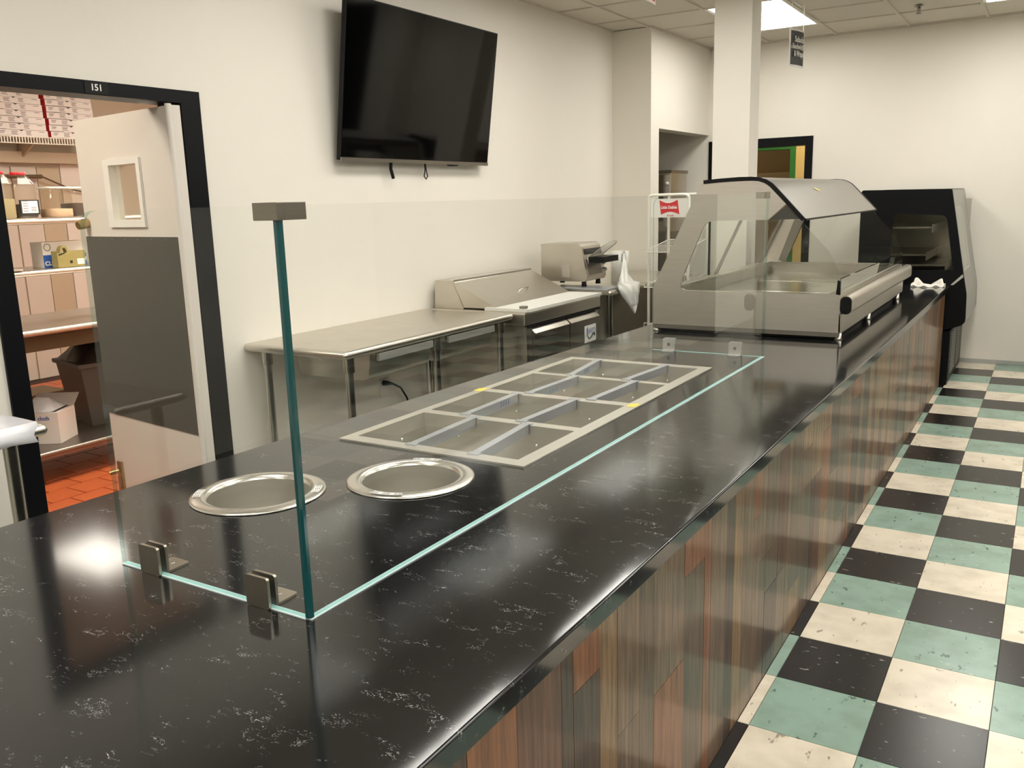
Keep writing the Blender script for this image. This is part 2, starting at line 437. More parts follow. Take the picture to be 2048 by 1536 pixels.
def text(name, body, size, o, rt, up, mt, parent, align='CENTER', width=None, depth=0.0006, bold=0.0):
    cu = bpy.data.curves.new(name, 'FONT'); cu.body = body; cu.size = size; cu.align_x = align; cu.align_y = 'CENTER'; cu.extrude = depth; cu.offset = bold
    cu.resolution_u = 3
    ob = bpy.data.objects.new(name + '_curve', cu); C.objects.link(ob)
    dg = bpy.context.evaluated_depsgraph_get(); me = bpy.data.meshes.new_from_object(ob.evaluated_get(dg))
    bpy.data.objects.remove(ob); bpy.data.curves.remove(cu)
    rt = Vector(rt).normalized(); up = Vector(up).normalized(); nn = rt.cross(up); o = Vector(o)
    xs = [v.co.x for v in me.vertices]
    kx = 1.0 if not width else width / (max(xs) - min(xs))
    mb = MB(); mb.add([o + rt * v.co.x * kx + up * v.co.y + nn * (v.co.z + depth) for v in me.vertices], [list(p.vertices) for p in me.polygons])
    bpy.data.meshes.remove(me)
    return make(mb, name, mt, parent)

# ================================================================== SETTING
XW, YF, ZC, T = -2.73, 6.42, 2.93, 0.3048
# ---- floor: a bed, and every vinyl tile near the counter its own piece
mb = MB().box(-2.9, 6.0, -6.0, 6.6, -.12, -.004)
floor = make(mb, 'floor', 'mortar', loc=(0, 0, 0), kind='structure')
tile_mats = [M['green'], M['blacktile'], M['creamtile']]
protos = {}
def tile_mesh(wx, c):
    if (wx, c) in protos: return protos[(wx, c)]
    g = .0006
    b = MB(); x1, y1 = wx - g, T - g
    b.add([(g, g, -.004), (x1, g, -.004), (x1, y1, -.004), (g, y1, -.004), (g + .0008, g + .0008, 0), (x1 - .0008, g + .0008, 0), (x1 - .0008, y1 - .0008, 0), (g + .0008, y1 - .0008, 0)],
          [(4, 5, 6, 7), (0, 1, 5, 4), (1, 2, 6, 5), (2, 3, 7, 6), (3, 0, 4, 7)])
    me = bpy.data.meshes.new('tile'); me.from_pydata([tuple(v) for v in b.v], [], b.f); me.materials.append(tile_mats[c])
    protos[(wx, c)] = me; return me
STRIP = 0.036
for col in range(-1, 6):
    for r in range(-8, 22):
        x = -STRIP if col < 0 else col * T
        wx = STRIP if col < 0 else T
        y = r * T
        o = bpy.data.objects.new('tile', tile_mesh(wx, (r + col) % 3)); C.objects.link(o); o.parent = floor; o.location = (x, y, 0)
# beyond the pieces: the same chequer as one joined part each colour (outside the frame, seen only in reflections)
for ci, nm in enumerate(('green', 'black', 'cream')):
    b = MB()
    for col in range(-9, 20):
        for r in range(-19, 22):
            if -1 <= col < 6 and -8 <= r < 22: continue
            if (r + col) % 3 != ci or (col == -1): continue
            x, y = col * T, r * T
            if -9 <= col < -0 and False: continue
            b.add([(x + .001, y + .001, 0), (x + T - .001, y + .001, 0), (x + T - .001, y + T - .001, 0), (x + .001, y + T - .001, 0)], [(0, 1, 2, 3)])
    make(b, 'tile_field', tile_mats[ci], floor, kind='stuff')

# ---- walls
b = MB()
b.box(XW - .12, XW, -6.0, -.505, 0, ZC)
b.box(XW - .12, XW, .445, 4.93, 0, ZC)
b.box(XW - .12, XW, -.505, .445, 2.03, ZC)
wl = make(b, 'wall_left', 'wall', loc=(XW, 0, 0), kind='structure')
b = MB()
b.box(-2.85, -2.37, 4.93, 5.11, 0, ZC)                 # pier
b.box(-2.52, -2.37, 5.11, YF, 2.12, ZC)                # header over the alcove
make(b, 'wall_alcove_front', 'wall', loc=(-2.37, 4.93, 0), kind='structure')
b = MB()
b.box(-4.2, -4.05, 5.0, YF, 0, ZC); b.box(-4.2, -2.85, 4.97, 5.11, 0, ZC); b.box(-4.05, -2.52, 5.11, YF, 2.75, ZC)
make(b, 'wall_alcove_back', 'wall', loc=(-4.05, 5, 0), kind='structure')
b = MB()
b.box(-4.2, -2.30, YF, YF + .13, 0, ZC); b.box(-1.40, .86, YF, YF + .13, 0, ZC); b.box(.86, 1.24, YF - .42, YF + .13, 0, ZC); b.box(1.24, 6.0, YF, YF + .13, 2.75, ZC); b.box(-2.30, -1.40, YF, YF + .13, 2.0, ZC)
make(b, 'wall_far', 'wall', loc=(0, YF, 0), kind='structure')
make(MB().box(.5, 6.12, 11.0, 11.1, 0, ZC).box(6.0, 6.12, 6.55, 11.0, 0, ZC).box(1.1, 1.23, 6.55, 11.0, 0, ZC), 'wall_hall', 'darkhall', loc=(3, 11, 0), kind='structure')
make(MB().box(1.1, 6.12, 6.55, 11.1, ZC, ZC + .1), 'ceiling_hall', 'darkhall', kind='structure')
make(MB().box(1.1, 6.12, 6.6, 11.1, -.1, -.002), 'floor_hall', 'darkhall', kind='structure')
make(MB().box(6.0, 6.12, -6.0, 6.55, 0, ZC), 'wall_right', 'neartan', kind='structure')
make(MB().box(-2.85, 6.12, -6.12, -6.0, 0, ZC), 'wall_near', 'neartan', kind='structure')
b = MB()
b.box(-.6, .86, YF - .012, YF, 0, .035)
bb = make(b, 'baseboard_far', 'baseboardgrey', kind='structure')
# right wall window with daylight: only reflected in the glass
# ---- ceiling: slab, T grid, lay-in panels as pieces, troffers
ceil = make(MB().box(-4.2, 6.1, -6.1, 6.6, ZC + .10, ZC + .16), 'ceiling', 'ceil', loc=(0, 0, ZC), kind='structure')
GX0, GY0, GP = -1.79, 5.76, .6065
gx = [GX0 + GP * k for k in range(-2, 14)]
gy = [GY0 + GP * k for k in range(-19, 3)]
b = MB()
for x in gx:
    if x > XW: b.box(x - .012, x + .012, -6.0, YF, ZC - .004, ZC + .02)
for y in gy:
    if y < YF: b.box(XW, 6.0, y - .012, y + .012, ZC - .003, ZC + .02)
b.box(XW, XW + .02, -6, 4.93, ZC - .004, ZC + .02); b.box(-2.37, 6.0, YF - .02, YF, ZC - .004, ZC + .02); b.box(-2.37, -2.35, 4.93, YF, ZC - .004, ZC + .02)
make(b, 'ceiling_grid', 'grid', ceil)
LX = [0, 3, 6, 9]                                    # troffer columns in grid cells from GX0
LYS = {0: [-2, -6, -9, -13, -17], 3: [-2, -6, -10, -14, -18], 6: [-1, -5, -9, -13, -17], 9: [-1, -5, -9, -13, -17]}   # troffer rows; the last of each is added unseen to brighten the near end
lit = set()
for a in LX:
    for c in LYS[a]: lit |= {(a, c), (a, c + 1)}
pmesh = None
for i in range(-2, 13):
    for j in range(-19, 3):
        if (i, j) in lit: continue
        x0, y0 = GX0 + GP * i, GY0 + GP * j
        x1, y1 = x0 + GP, y0 + GP
        if y0 > YF - .05 or x1 < XW + .05: continue
        cut = x0 < XW or y1 > YF
        if not cut:
            if pmesh is None:
                q = MB().box(.010, GP - .010, .010, GP - .010, .006, .03)
                pmesh = bpy.data.meshes.new('ceiling_tile'); pmesh.from_pydata([tuple(v) for v in q.v], [], q.f); pmesh.materials.append(M['ceil'])
            if i > 7 or j < -13:
                continue
            o = bpy.data.objects.new('ceiling_tile', pmesh); C.objects.link(o); o.parent = ceil; o.location = (x0, y0, 0)
        else:
            if i > 7 or j < -13: continue
            q = MB().box(max(x0, XW) + .01, x1 - .01, y0 + .01, min(y1, YF) - .01, ZC + .006, ZC + .03)
            make(q, 'ceiling_tile', 'ceil', ceil)
b = MB()
for i in range(-2, 13):
    for j in range(-19, 3):
        if (i, j) in lit or not (i > 7 or j < -13): continue
        x0, y0 = GX0 + GP * i, GY0 + GP * j
        b.box(max(x0, XW) + .01, min(x0 + GP, 6) - .01, max(y0, -6) + .01, min(y0 + GP, YF) - .01, ZC + .006, ZC + .03)
make(b, 'ceiling_tile_field', 'ceil', ceil, kind='stuff')

n = 0
names_row = ['by the far wall', 'above the deli case end', 'above the food wells', 'behind the viewpoint', 'at the near wall']
names_col = ['beside the kitchen wall', 'over the customer aisle', 'third line from the kitchen wall', 'fourth line from the kitchen wall']
for a in LX:
    for c in LYS[a]:
        x0, y0 = GX0 + GP * a, GY0 + GP * c
        x1, y1 = x0 + GP, y0 + 2 * GP
        lab = 'lit white ceiling light panel %s, %s' % (names_row[LYS[a].index(c)], names_col[LX.index(a)])
        t = thing('ceiling_light', lab, 'light', ((x0 + x1) / 2, (y0 + y1) / 2, ZC), group='fluorescent ceiling panels')
        fr = MB().plate([(x0 + .012, y0 + .012), (x1 - .012, y0 + .012), (x1 - .012, y1 - .012), (x0 + .012, y1 - .012)],
                        [[(x0 + .03, y0 + .03), (x1 - .03, y0 + .03), (x1 - .03, y1 - .03), (x0 + .03, y1 - .03)]], 'z', ZC, ZC + .03)
        make(fr, 'frame', 'white', t)
        make(MB().box(x0 + .03, x1 - .03, y0 + .03, y1 - .03, ZC + .006, ZC + .012), 'diffuser', 'troffer', t)

# ---- door 1 to the kitchen: black frame, cream leaf swung in
d1 = thing('door_1', None, None, (XW, 0, 0), kind='structure')
b = MB()
b.box(XW - .13, XW + .012, -.545, -.465, 0, 2.06); b.box(XW - .13, XW + .012, .38, .485, 0, 2.06)
b.box(XW - .13, XW + .012, -.465, .38, 2.005, 2.06)
b.box(XW - .13, XW - .035, .365, .38, 0, 2.005)
make(b, 'frame', 'black', d1)
np_ = make(MB().box(XW + .012, XW + .0145, -.08, .025, 2.008, 2.057), 'number_plate', 'blackplastic', d1)
text('number', '151', .036, (XW + .0146, -.028, 2.033), (0, 1, 0), (0, 0, 1), 'whiteprint', np_, bold=.0006)
A = Vector((-3.549, .390, 0)); H = Vector((-2.655, .272, 0)); dv = (H - A).normalized(); nv = Vector((dv.y, -dv.x, 0))   # free edge, hinge edge, leaf normal (towards us)
L = (H - A).length
def DP(s_, z, d=0.0): return A + dv * s_ + nv * d + Vector((0, 0, z))
def dbox(b, s0, s1, z0, z1, d0, d1, mi=0):
    q = [DP(s0, z0, d0), DP(s1, z0, d0), DP(s1, z0, d1), DP(s0, z0, d1), DP(s0, z1, d0), DP(s1, z1, d0), DP(s1, z1, d1), DP(s0, z1, d1)]
    return b.add(q, [(0, 1, 2, 3), (4, 7, 6, 5), (0, 4, 5, 1), (1, 5, 6, 2), (2, 6, 7, 3), (3, 7, 4, 0)], mi)
b = MB()
w0, w1, v0, v1 = .30, .575, 1.50, 1.755
dbox(b, 0, L, .02, v0, -.045, 0); dbox(b, 0, L, v1, 1.985, -.045, 0); dbox(b, 0, w0, v0, v1, -.045, 0); dbox(b, w1, L, v0, v1, -.045, 0)
leaf = make(b, 'leaf', 'doorpaint', d1)
b = MB()
dbox(b, .268, w0 + .02, 1.465, 1.782, 0, .012); dbox(b, w1, .604, 1.465, 1.782, 0, .012); dbox(b, w0 + .02, w1, 1.465, v0, 0, .012); dbox(b, w0 + .02, w1, v1, 1.782, 0, .012)
dbox(b, w0, w0 + .02, v0, v1, -.045, 0)
make(b, 'vision_frame', 'white', leaf)
make(dbox(MB(), w0 + .02, w1, v0, v1, -.026, -.02), 'pane', 'glassclear', leaf)
make(dbox(MB(), -.002, .885, .50, 1.42, .001, .004), 'kick_plate', 'kick', leaf)
b = MB()
for k in range(8):
    for s_, z in ((.02 + k * .122, 1.408), (.02 + k * .122, .512), (.87, .512 + k * .128)):
        b.add([DP(s_ - .003, z - .003, .005), DP(s_ + .003, z - .003, .005), DP(s_ + .003, z + .003, .005), DP(s_ - .003, z + .003, .005)], [(0, 1, 2, 3)])
make(b, 'plate_screws', 'steelbright', leaf)
b = MB().tube([DP(L - .005, .03, .008), DP(L - .005, 1.99, .008)], .014, 10)
make(b, 'hinge_edge', 'doorpaint', leaf)
b = MB(); dbox(b, .04, .085, .07, .24, .001, .012); dbox(b, .05, .07, .02, .16, .012, .022); b.tube([DP(.06, .19, .012), DP(.03, .18, .05)], .012, 8)
make(b, 'door_stop', 'brass', leaf, label='brass kick-down door stop')
b = MB().tube([DP(.03, 1.49, .001), DP(.03, 1.485, .02), DP(.035, 1.475, .055)], [.024, .026, .02], 14)
make(b, 'door_knob', 'brass', leaf)

# ---- door 2 at the far wall: black frame only, open
d2 = thing('door_2', None, None, (-1.85, YF, 0), kind='structure')
b = MB()
b.box(-2.365, -2.285, YF - .015, YF + .14, 0, 2.058); b.box(-1.426, -1.356, YF - .015, YF + .14, 0, 2.058); b.box(-2.285, -1.426, YF - .015, YF + .14, 1.976, 2.058)
make(b, 'frame', 'black', d2)
# room beyond it
b = MB(); b.box(-3.6, -1.77, 7.45, 7.55, 2.04, 2.8); b.box(-1.77, -.3, 7.45, 7.55, 0, 2.8); b.box(-.4, -.3, YF + .13, 7.45, 0, 2.8); b.box(-3.6, -3.5, YF + .13, 7.45, 0, 2.8)
make(b, 'wall_back_room', 'yellowwall', loc=(-2, 7.5, 0), kind='structure')
make(MB().box(-3.6, -.3, YF + .13, 9.2, 2.8, 2.9), 'ceiling_back_room', 'yellowwall', kind='structure')
make(MB().box(-3.6, -.3, YF + .13, 9.2, -.1, 0), 'floor_back_room', 'mortar', kind='structure')
make(MB().box(-3.6, -.3, 9.1, 9.2, 0, 2.8).box(-3.6, -3.5, 7.55, 9.1, 0, 2.8).box(-1.2, -1.1, 7.55, 9.1, 0, 2.8), 'wall_store_room', 'brownwall', loc=(-2, 9.1, 0), kind='structure')
d3 = thing('door_3', None, None, (-2.2, 7.45, 0), kind='structure')
make(MB().box(-1.822, -1.765, 7.43, 7.56, 0, 2.045).box(-2.7, -1.822, 7.43, 7.56, 1.995, 2.045).box(-2.76, -2.7, 7.43, 7.56, 0, 2.045), 'frame', 'greenpaint', d3)
t = thing('storage_cabinet', 'dim beige cabinet standing in the dark room behind the green door frame', 'cabinet', (-2.35, 8.85, 0))
make(MB().box(-2.75, -1.98, 8.6, 9.08, .02, 1.78, bev=.01), 'body', 'paneltan', t)
make(MB().box(-2.62, -2.40, 8.585, 8.6, 1.5, 1.70), 'door', 'panelgrey', t)
make(MB().box(-2.36, -2.02, 8.585, 8.6, 1.2, 1.70), 'door', 'panelgrey', t)
lt = thing('ceiling_light', 'warm ceiling light in the yellow room behind the far door', 'light', (-1.9, 7.0, 2.8))
make(MB().box(-1.6, -1.0, 6.7, 7.2, 2.77, 2.799), 'diffuser', 'backlamp', lt)

lt = thing('ceiling_light', 'small dim light in the dark room behind the green door frame', 'light', (-2.9, 8.2, 2.8))
make(MB().box(-3.1, -2.8, 8.0, 8.3, 2.77, 2.799), 'diffuser', 'backlamp', lt)  # unseen lamp added to lift the store room out of black
# ---- kitchen behind door 1
KX = -7.5
make(MB().box(-8.0, -2.85, -3.2, 4.95, -.12, -.006), 'floor_kitchen', 'grout', loc=(-4, 0, 0), kind='structure')
kf = bpy.data.objects['floor_kitchen']
qm = MB(); g = .004
qm.add([(g, g, -.006), (.2 - g, g, -.006), (.2 - g, .2 - g, -.006), (g, .2 - g, -.006), (g + .002, g + .002, 0), (.198 - g, g + .002, 0), (.198 - g, .198 - g, 0), (g + .002, .198 - g, 0)],
       [(4, 5, 6, 7), (0, 1, 5, 4), (1, 2, 6, 5), (2, 3, 7, 6), (3, 0, 4, 7)])
qmesh = bpy.data.meshes.new('quarry_tile'); qmesh.from_pydata([tuple(v) for v in qm.v], [], qm.f); qmesh.materials.append(M['quarry'])
for i in range(-23, 0):
    for j in range(-2, 9):
        x, y = -2.87 + i * .2 , j * .2 + (.1 if i % 2 else 0)
        x -= 0.0
        if x < -7.45 or (-4.9 > x and j < 2) : continue
        o = bpy.data.objects.new('quarry_tile', qmesh); C.objects.link(o); o.parent = kf; o.location = Vector((x, y, 0)) - WL['floor_kitchen']
b = MB()
for i in range(-24, 0):
    for j in range(9, 22):
        x, y = -2.87 + i * .2, j * .2 + (.1 if i % 2 else 0)
        if x < -7.45: continue
        b.add([(x + g, y + g, 0), (x + .2 - g, y + g, 0), (x + .2 - g, y + .2 - g, 0), (x + g, y + .2 - g, 0)], [(0, 1, 2, 3)])
make(b, 'quarry_tile_field', 'quarry', kf, kind='stuff')
wk = make(MB().box(-8.0, KX - .012, -3.2, 4.95, 0, 2.75), 'wall_kitchen', 'wall_soft', loc=(KX, 0, 0), kind='structure')
make(MB().box(-8.0, -2.85, 4.85, 4.95, 0, 2.75).box(-8.0, -2.85, -3.2, -3.1, 0, 2.75), 'wall_kitchen_sides', 'wall_soft', loc=(-5, 0, 0), kind='structure')
make(MB().box(-8.0, -2.85, -3.2, 4.95, 2.75, 2.85), 'ceiling_kitchen', 'wall_soft', kind='structure')
ys = [1.40, 1.64, 1.88, 2.02, 2.275, 2.52, 2.745, 2.98, 3.2]
pm = ['panelwhite', 'panelgrey', 'panelwhite', 'panelgrey', 'panelgrey', 'paneltan', 'panelwhite', 'panelgrey']
for k in range(8):
    z1 = 1.97 if k < 6 else 2.10
    make(MB().box(KX - .012, KX + (.0 if k % 2 else .008), ys[k] + .008, ys[k + 1] - .004, .0, z1), 'wall_board', pm[k], wk)
make(MB().box(KX - .01, KX + .10, 1.2, 3.4, 2.0, 2.10), 'ledge', 'paneltan', wk)
b = MB().tube([(KX + .08, 2.18, 1.88), (KX + .12, 2.33, 1.875), (KX + .08, 2.52, 1.88)], .018, 8).tube([(KX + .08, 2.52, 1.88), (KX + .05, 2.8, 1.77), (KX + .05, 3.3, 1.65)], .008, 6)
tt = make(b, 'wall_pipe', 'brownbox', cat='pipe', label='rusty brown pipe on the kitchen back wall above the jars')
tt['kind'] = 'structure'; del tt['category']; del tt['label']; tt.name = 'trim_1'
kl = thing('ceiling_light', 'warm fluorescent light on the kitchen ceiling behind the open door', 'light', (-5.3, 1.25, 2.75))
make(MB().box(-5.98, -5.28, 1.30, 1.72, 2.72, 2.749), 'diffuser', 'kitchenlampdim', kl)

# ================================================================== COUNTER
# countertop polygon (back edge tapers slightly) with openings for the wells
ZT, ZB = .80, .757
W1, W2, WR = (-1.086, -.810), (-.800, -.527), .150
YSEAM = -.09
ct = thing('countertop', 'long black stone countertop with white flecks on the plank-fronted serving counter', 'countertop', (-.7, 1.5, ZB))
def xb(y): return -1.462 + (y + 1.3) * .0335 if y < 5 else -1.25
def slab(y0, y1, holes):
    b = MB()
    outer = [(xb(y0), y0), (-.060, y0), (-.060, y1), (xb(y1), y1)]
    b.plate(outer, holes, 'z', ZT, ZB + .004)
    b.add([(-.011, y0, ZB + .004), (-.011, y1, ZB + .004), (-.011, y1, ZT - .004), (-.011, y0, ZT - .004), (-.060, y0, ZB + .004), (-.060, y1, ZB + .004)], [(0, 1, 2, 3), (0, 4, 5, 1)])
    b.box(-.028, -.013, y0 + .002, y1 - .002, ZB, ZB + .004)
    n = 10; w0, w1 = -.060, -.0135; prof = []
    for k in range(n + 1):
        u = k / n; prof.append((w0 + (w1 - w0) * u, ZT - .0009 * u * u))
    prof += [(-.0118, ZT - .0024), (-.011, ZT - .004)]
    vs = []
    for x, z in prof: vs += [(x, y0 + .0003, z), (x, y1 - .0003, z)]
    b.add(vs, [(2 * k, 2 * k + 2, 2 * k + 3, 2 * k + 1) for k in range(len(prof) - 1)], 0, True)
    return b
hot_hole = [(-1.235, -.275), (-.595, -.275), (-.595, 1.275), (-1.235, 1.275)]
make(slab(-3.4, -.3, [circle(W1[0], W1[1], WR), circle(W2[0], W2[1], WR)]), 'slab', 'quartz', ct)
make(slab(-.2992, 5.27, [[(x, max(y, -.274)) for x, y in hot_hole]]), 'slab', 'quartz', ct)
# serving counter: core and every plank
sc = thing('serving_counter', 'long serving counter fronted with upright multicoloured wood planks under the black top', 'counter', (-.6, 1.2, 0))
b = MB()
b.box(-.065, -.050, -3.3, 5.25, .02, ZB); b.box(-1.30, -1.285, -3.3, 5.2, .08, ZB); b.box(-1.285, -.065, -3.3, 5.2, .08, .10)
b.box(-1.285, -.065, -3.3, -3.28, .1, ZB); b.box(-1.285, -.065, 5.23, 5.25, .02, ZB)
make(b, 'carcass', 'blackplastic', sc)
make(MB().box(-.050, -.046, -3.3, 5.25, .0, ZB - .001), 'backing', 'blackplastic', sc)
pj = [-1.235, -1.082, -1.036, -.924, -.842, -.730, -.647, -.459, -.315, -.265, -.139, -.068, .017, .124, .190]
pc = [[(0, .757, 0)], [(0, .757, 2)], [(0, .64, 2), (.64, .757, 0)], [(0, .757, 3)], [(0, .44, 1), (.44, .757, 1)], [(0, .757, 5)], [(0, .43, 0), (.43, .757, 1)],
      [(0, .64, 5), (.64, .757, 0)], [(0, .757, 0)], [(0, .757, 1)], [(0, .757, 2)], [(0, .757, 3)], [(0, .757, 1)], [(0, .59, 1), (.59, .757, 0)]]
pc[0] = [(0, .757, 4)]
cols = list(zip(pj[:-1], pj[1:], pc))
rp = random.Random(3)
def rand_col():
    last = rp.randrange(6); z = 0; out = []
    cuts = sorted(rp.sample([.18, .3, .43, .5, .64], rp.choice([0, 1, 1, 2])))
    for z1 in cuts + [.757]:
        out.append((z, z1, rp.choice([0, 1, 1, 2, 3, 3, 4, 5]))); z = z1
    return out
y = .190
while y < 5.2:
    wd = rp.choice([.055, .07, .085, .11, .145]); y1 = min(y + wd, 5.245); cols.append((y, y1, rand_col())); y = y1
y = -1.235
while y > -2.6:
    wd = rp.choice([.055, .085, .11, .145]); cols.append((y - wd, y, rand_col() if y < -1.3 else [(0, .757, 0)])); y -= wd
for y0, y1, segs in cols:
    for z0, z1, c in segs:
        d = rp.uniform(0, .0006)
        q = MB().box(-.046, -.0365 + d, y0 + .0007, y1 - .0007, z0 + (.0007 if z0 else .002), z1 - .0007)
        make(q, 'plank', WOODS[c], sc, loc=(-.04, (y0 + y1) / 2, z0))

# ---- round soup wells
def well(c, label, stickers):
    t = thing('soup_well', label, 'food well', (c[0], c[1], ZT), group='round drop-in wells')
    b = MB().lathe([(.149, .0005), (.168, .0005), (.175, .0012), (.1752, .003), (.170, .0052), (.152, .0085), (.143, .0085), (.136, .005), (.132, -.003)], (c[0], c[1], ZT), 64)
    make(b, 'rim', 'rimsteel', t)
    b = MB().lathe([(.132, -.004), (.1305, -.03), (.1305, -.20), (.124, -.212), (.0, -.214)], (c[0], c[1], ZT), 64)
    b.lathe([(.0, -.217), (.127, -.215), (.1335, -.203), (.1335, -.03), (.134, -.004)], (c[0], c[1], ZT), 64)
    make(b, 'basin', 'basin', t)
    for a0, a1 in stickers:
        vs = []; n = 8
        for k in range(n + 1):
            a = math.radians(a0 + (a1 - a0) * k / n)
            vs.append((c[0] + .146 * math.cos(a), c[1] + .146 * math.sin(a), ZT + .0086)); vs.append((c[0] + .166 * math.cos(a), c[1] + .166 * math.sin(a), ZT + .0086))
        st = make(MB().add(vs, [(2 * k, 2 * k + 1, 2 * k + 3, 2 * k + 2) for k in range(n)]), 'warning_sticker', 'sticker', t)
        b = MB()
        for rr in (.1505, .1555, .1605):
            for k in range(n):
                if k % 3 == 2: continue
                q = []
                for kk, dr in ((k + .1, 0), (k + .9, 0), (k + .9, .0022), (k + .1, .0022)):
                    a = math.radians(a0 + (a1 - a0) * kk / n); q.append((c[0] + (rr + dr) * math.cos(a), c[1] + (rr + dr) * math.sin(a), ZT + .0088))
                b.add(q, [(0, 1, 2, 3)])
        make(b, 'print', 'ink', st)
    return t
well(W1, 'round steel soup well nearest the glass corner, left of the pair', [(205, 228), (20, 42)])
well(W2, 'round steel soup well beside the rectangular food well, right of the pair', [(95, 125), (268, 300)])

# ---- rectangular four-opening hot food well
hw = thing('hot_food_well', 'rectangular steel drop-in food well with four open basins in the black countertop', 'food well', (-.915, .48, ZT))
ops = [(-.262, .090), (.134, .478), (.526, .871), (.908, 1.246)]
XL, XR = -1.221, -.615
fo = [(-1.257, -.312), (-.567, -.312), (-.567, 1.296), (-1.257, 1.296)]
b = MB().plate(fo, [[(XL, a), (XR, a), (XR, c), (XL, c)] for a, c in ops], 'z', ZT + .0005, ZT + .006)
make(b, 'frame', 'framesteel', hw)
for a, c in ops:
    b = MB(); zb_ = ZT - .165
    i0, i1, j0, j1 = XL + .012, XR - .012, a + .012, c - .012
    tp = [(XL, a, ZT + .0055), (XR, a, ZT + .0055), (XR, c, ZT + .0055), (XL, c, ZT + .0055)]
    bt = [(i0, j0, zb_), (i1, j0, zb_), (i1, j1, zb_), (i0, j1, zb_)]
    b.add(tp + bt, [(0, 4, 5, 1), (1, 5, 6, 2), (2, 6, 7, 3), (3, 7, 4, 0), (4, 7, 6, 5)])
    ba = make(b, 'basin', 'basin', hw)
    b = MB()
    for (px, py, nx, ny) in ((i0 + .005, a + .09, 1, 0), (i0 + .005, a + .2, 1, 0), (i0 + .15, j1 - .005, 0, -1), (i1 - .12, j1 - .005, 0, -1)):
        b.lathe([(.0, .006), (.005, .004), (.006, 0), (.0, -.006)], (px, py, ZT - .055), 10)
    make(b, 'rivets', 'steelbright', ba)
for (x, y) in ((-1.245, .50), (-.59, .50)):
    make(MB().add([(x - .018, y - .03, ZT + .0065), (x + .018, y - .03, ZT + .0065), (x + .018, y + .035, ZT + .0065), (x - .018, y + .015, ZT + .0065)], [(0, 1, 2, 3)]), 'yellow_sticker', 'yellow', hw)
words = ['nearest opening', 'second nearest opening', 'third nearest opening', 'farthest opening']
bars = [[(-.994, -1.010), (-.761, -.798)], [(-1.063, -1.072), (-.833, -.820)], [(-1.033, -1.018), (-.765, -.751)], [(-1.052, -1.095), (-.796, -.767)]]
for k, (a, c) in enumerate(ops):
    for s_, (xa, xc) in enumerate(bars[k]):
        b = MB()
        def L3(u, yy): return xa + (xc - xa) * (yy - a) / (c - a) + u
        zt = ZT + .0065
        prof = [(-.022, zt), (-.0215, zt + .003), (.0215, zt + .003), (.022, zt)]
        vs = []
        for yy in (a + .004, c - .004):
            vs += [(L3(-.0135, yy), yy, zt - .03), (L3(-.0135, yy), yy, zt + .0035), (L3(.0135, yy), yy, zt + .0035), (L3(.0135, yy), yy, zt - .03)]
        b.add(vs, [(0, 1, 5, 4), (1, 2, 6, 5), (2, 3, 7, 6), (0, 3, 2, 1), (4, 5, 6, 7), (0, 4, 7, 3)])
        for yy, sg in ((a, -1), (c, 1)):
            x_ = L3(0, yy); e = .018 * sg
            b.box(x_ - .020, x_ + .020, min(yy, yy + e), max(yy, yy + e), zt - .0002, zt + .0035)
            b.box(x_ - .0135, x_ + .0135, min(yy - e * .3, yy), max(yy - e * .3, yy), zt, zt + .0035)
        bar = make(b, 'adapter_bar', 'barsteel', cat='divider bar', group='adapter bars across the food wells',
                   label='%s grey divider bar in the %s of the rectangular food well' % (('left', 'right')[s_], words[k]))
        if (k, s_) in ((1, 0), (3, 1), (2, 0), (3, 0)):
            yy = a + (c - a) * (.6 if k == 1 else .35)
            b = MB()
            for q in range(4):
                x_ = L3(.0138, yy + q * .018); b.add([(x_, yy + q * .018, zt - .022), (x_, yy + q * .018 + .003, zt - .022), (x_, yy + q * .018 + .012, zt), (x_, yy + q * .018 + .009, zt)], [(0, 1, 2, 3)])
            make(b, 'pen_marks', 'inkblue', bar, label='blue pen marks')

# ================================================================== SNEEZE GUARD
sg = thing('sneeze_guard', 'clear glass sneeze guard with teal edges standing around the food wells', 'sneeze guard', (-.7, .2, ZT))
GX, GY0_, GY1, GZ0, GZ1, GT = -.445, -1.28, 1.66, ZT + .003, 1.541, .011
def glass_panel(verts_outer, name, axis, a, b_):
    mb = MB().plate(verts_outer, [], axis, a, b_, 0, 1)
    return make(mb, name, ['glass', 'glassside'], sg)
# front panel in the plane x = GX
glass_panel([(GY0_ + GT, GZ0), (GY1, GZ0), (GY1, GZ1), (GY0_ + GT, GZ1)], 'front_panel', 'x', GX - GT, GX)
# end panels, free top corner rounded
def endp(y0, y1, top):
    r = .045
    pts = [(GX - GT, GZ0), (GX - GT, top)] 
    pts = rpoly([(-.992, GZ0), (GX - GT, GZ0), (GX - GT, top), (-.992, top)], [.004, 0, 0, r], 7)
    return glass_panel(pts, 'end_panel', 'y', y0, y1)
endp(GY0_, GY0_ + GT, 1.541); endp(GY1 - GT, GY1, 1.535)
b = MB().plate([(GX - GT, GY0_), (GX - .004, GY0_), (GX, GY0_ + .004), (GX, GY0_ + GT), (GX - GT, GY0_ + GT)], [], 'z', GZ0, GZ1)
make(b, 'corner_edge', 'glassedge', sg, label='dark teal mitred glass corner edge')
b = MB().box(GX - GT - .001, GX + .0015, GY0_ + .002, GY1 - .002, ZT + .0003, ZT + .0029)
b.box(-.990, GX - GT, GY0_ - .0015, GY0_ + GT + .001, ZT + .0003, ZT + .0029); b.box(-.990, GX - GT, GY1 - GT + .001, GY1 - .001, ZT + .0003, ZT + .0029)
make(b, 'bottom_bead', 'glassedgelit', sg, label='pale aqua bead under the glass')  # pale strip paints the light caught in the bottom edge of the glass
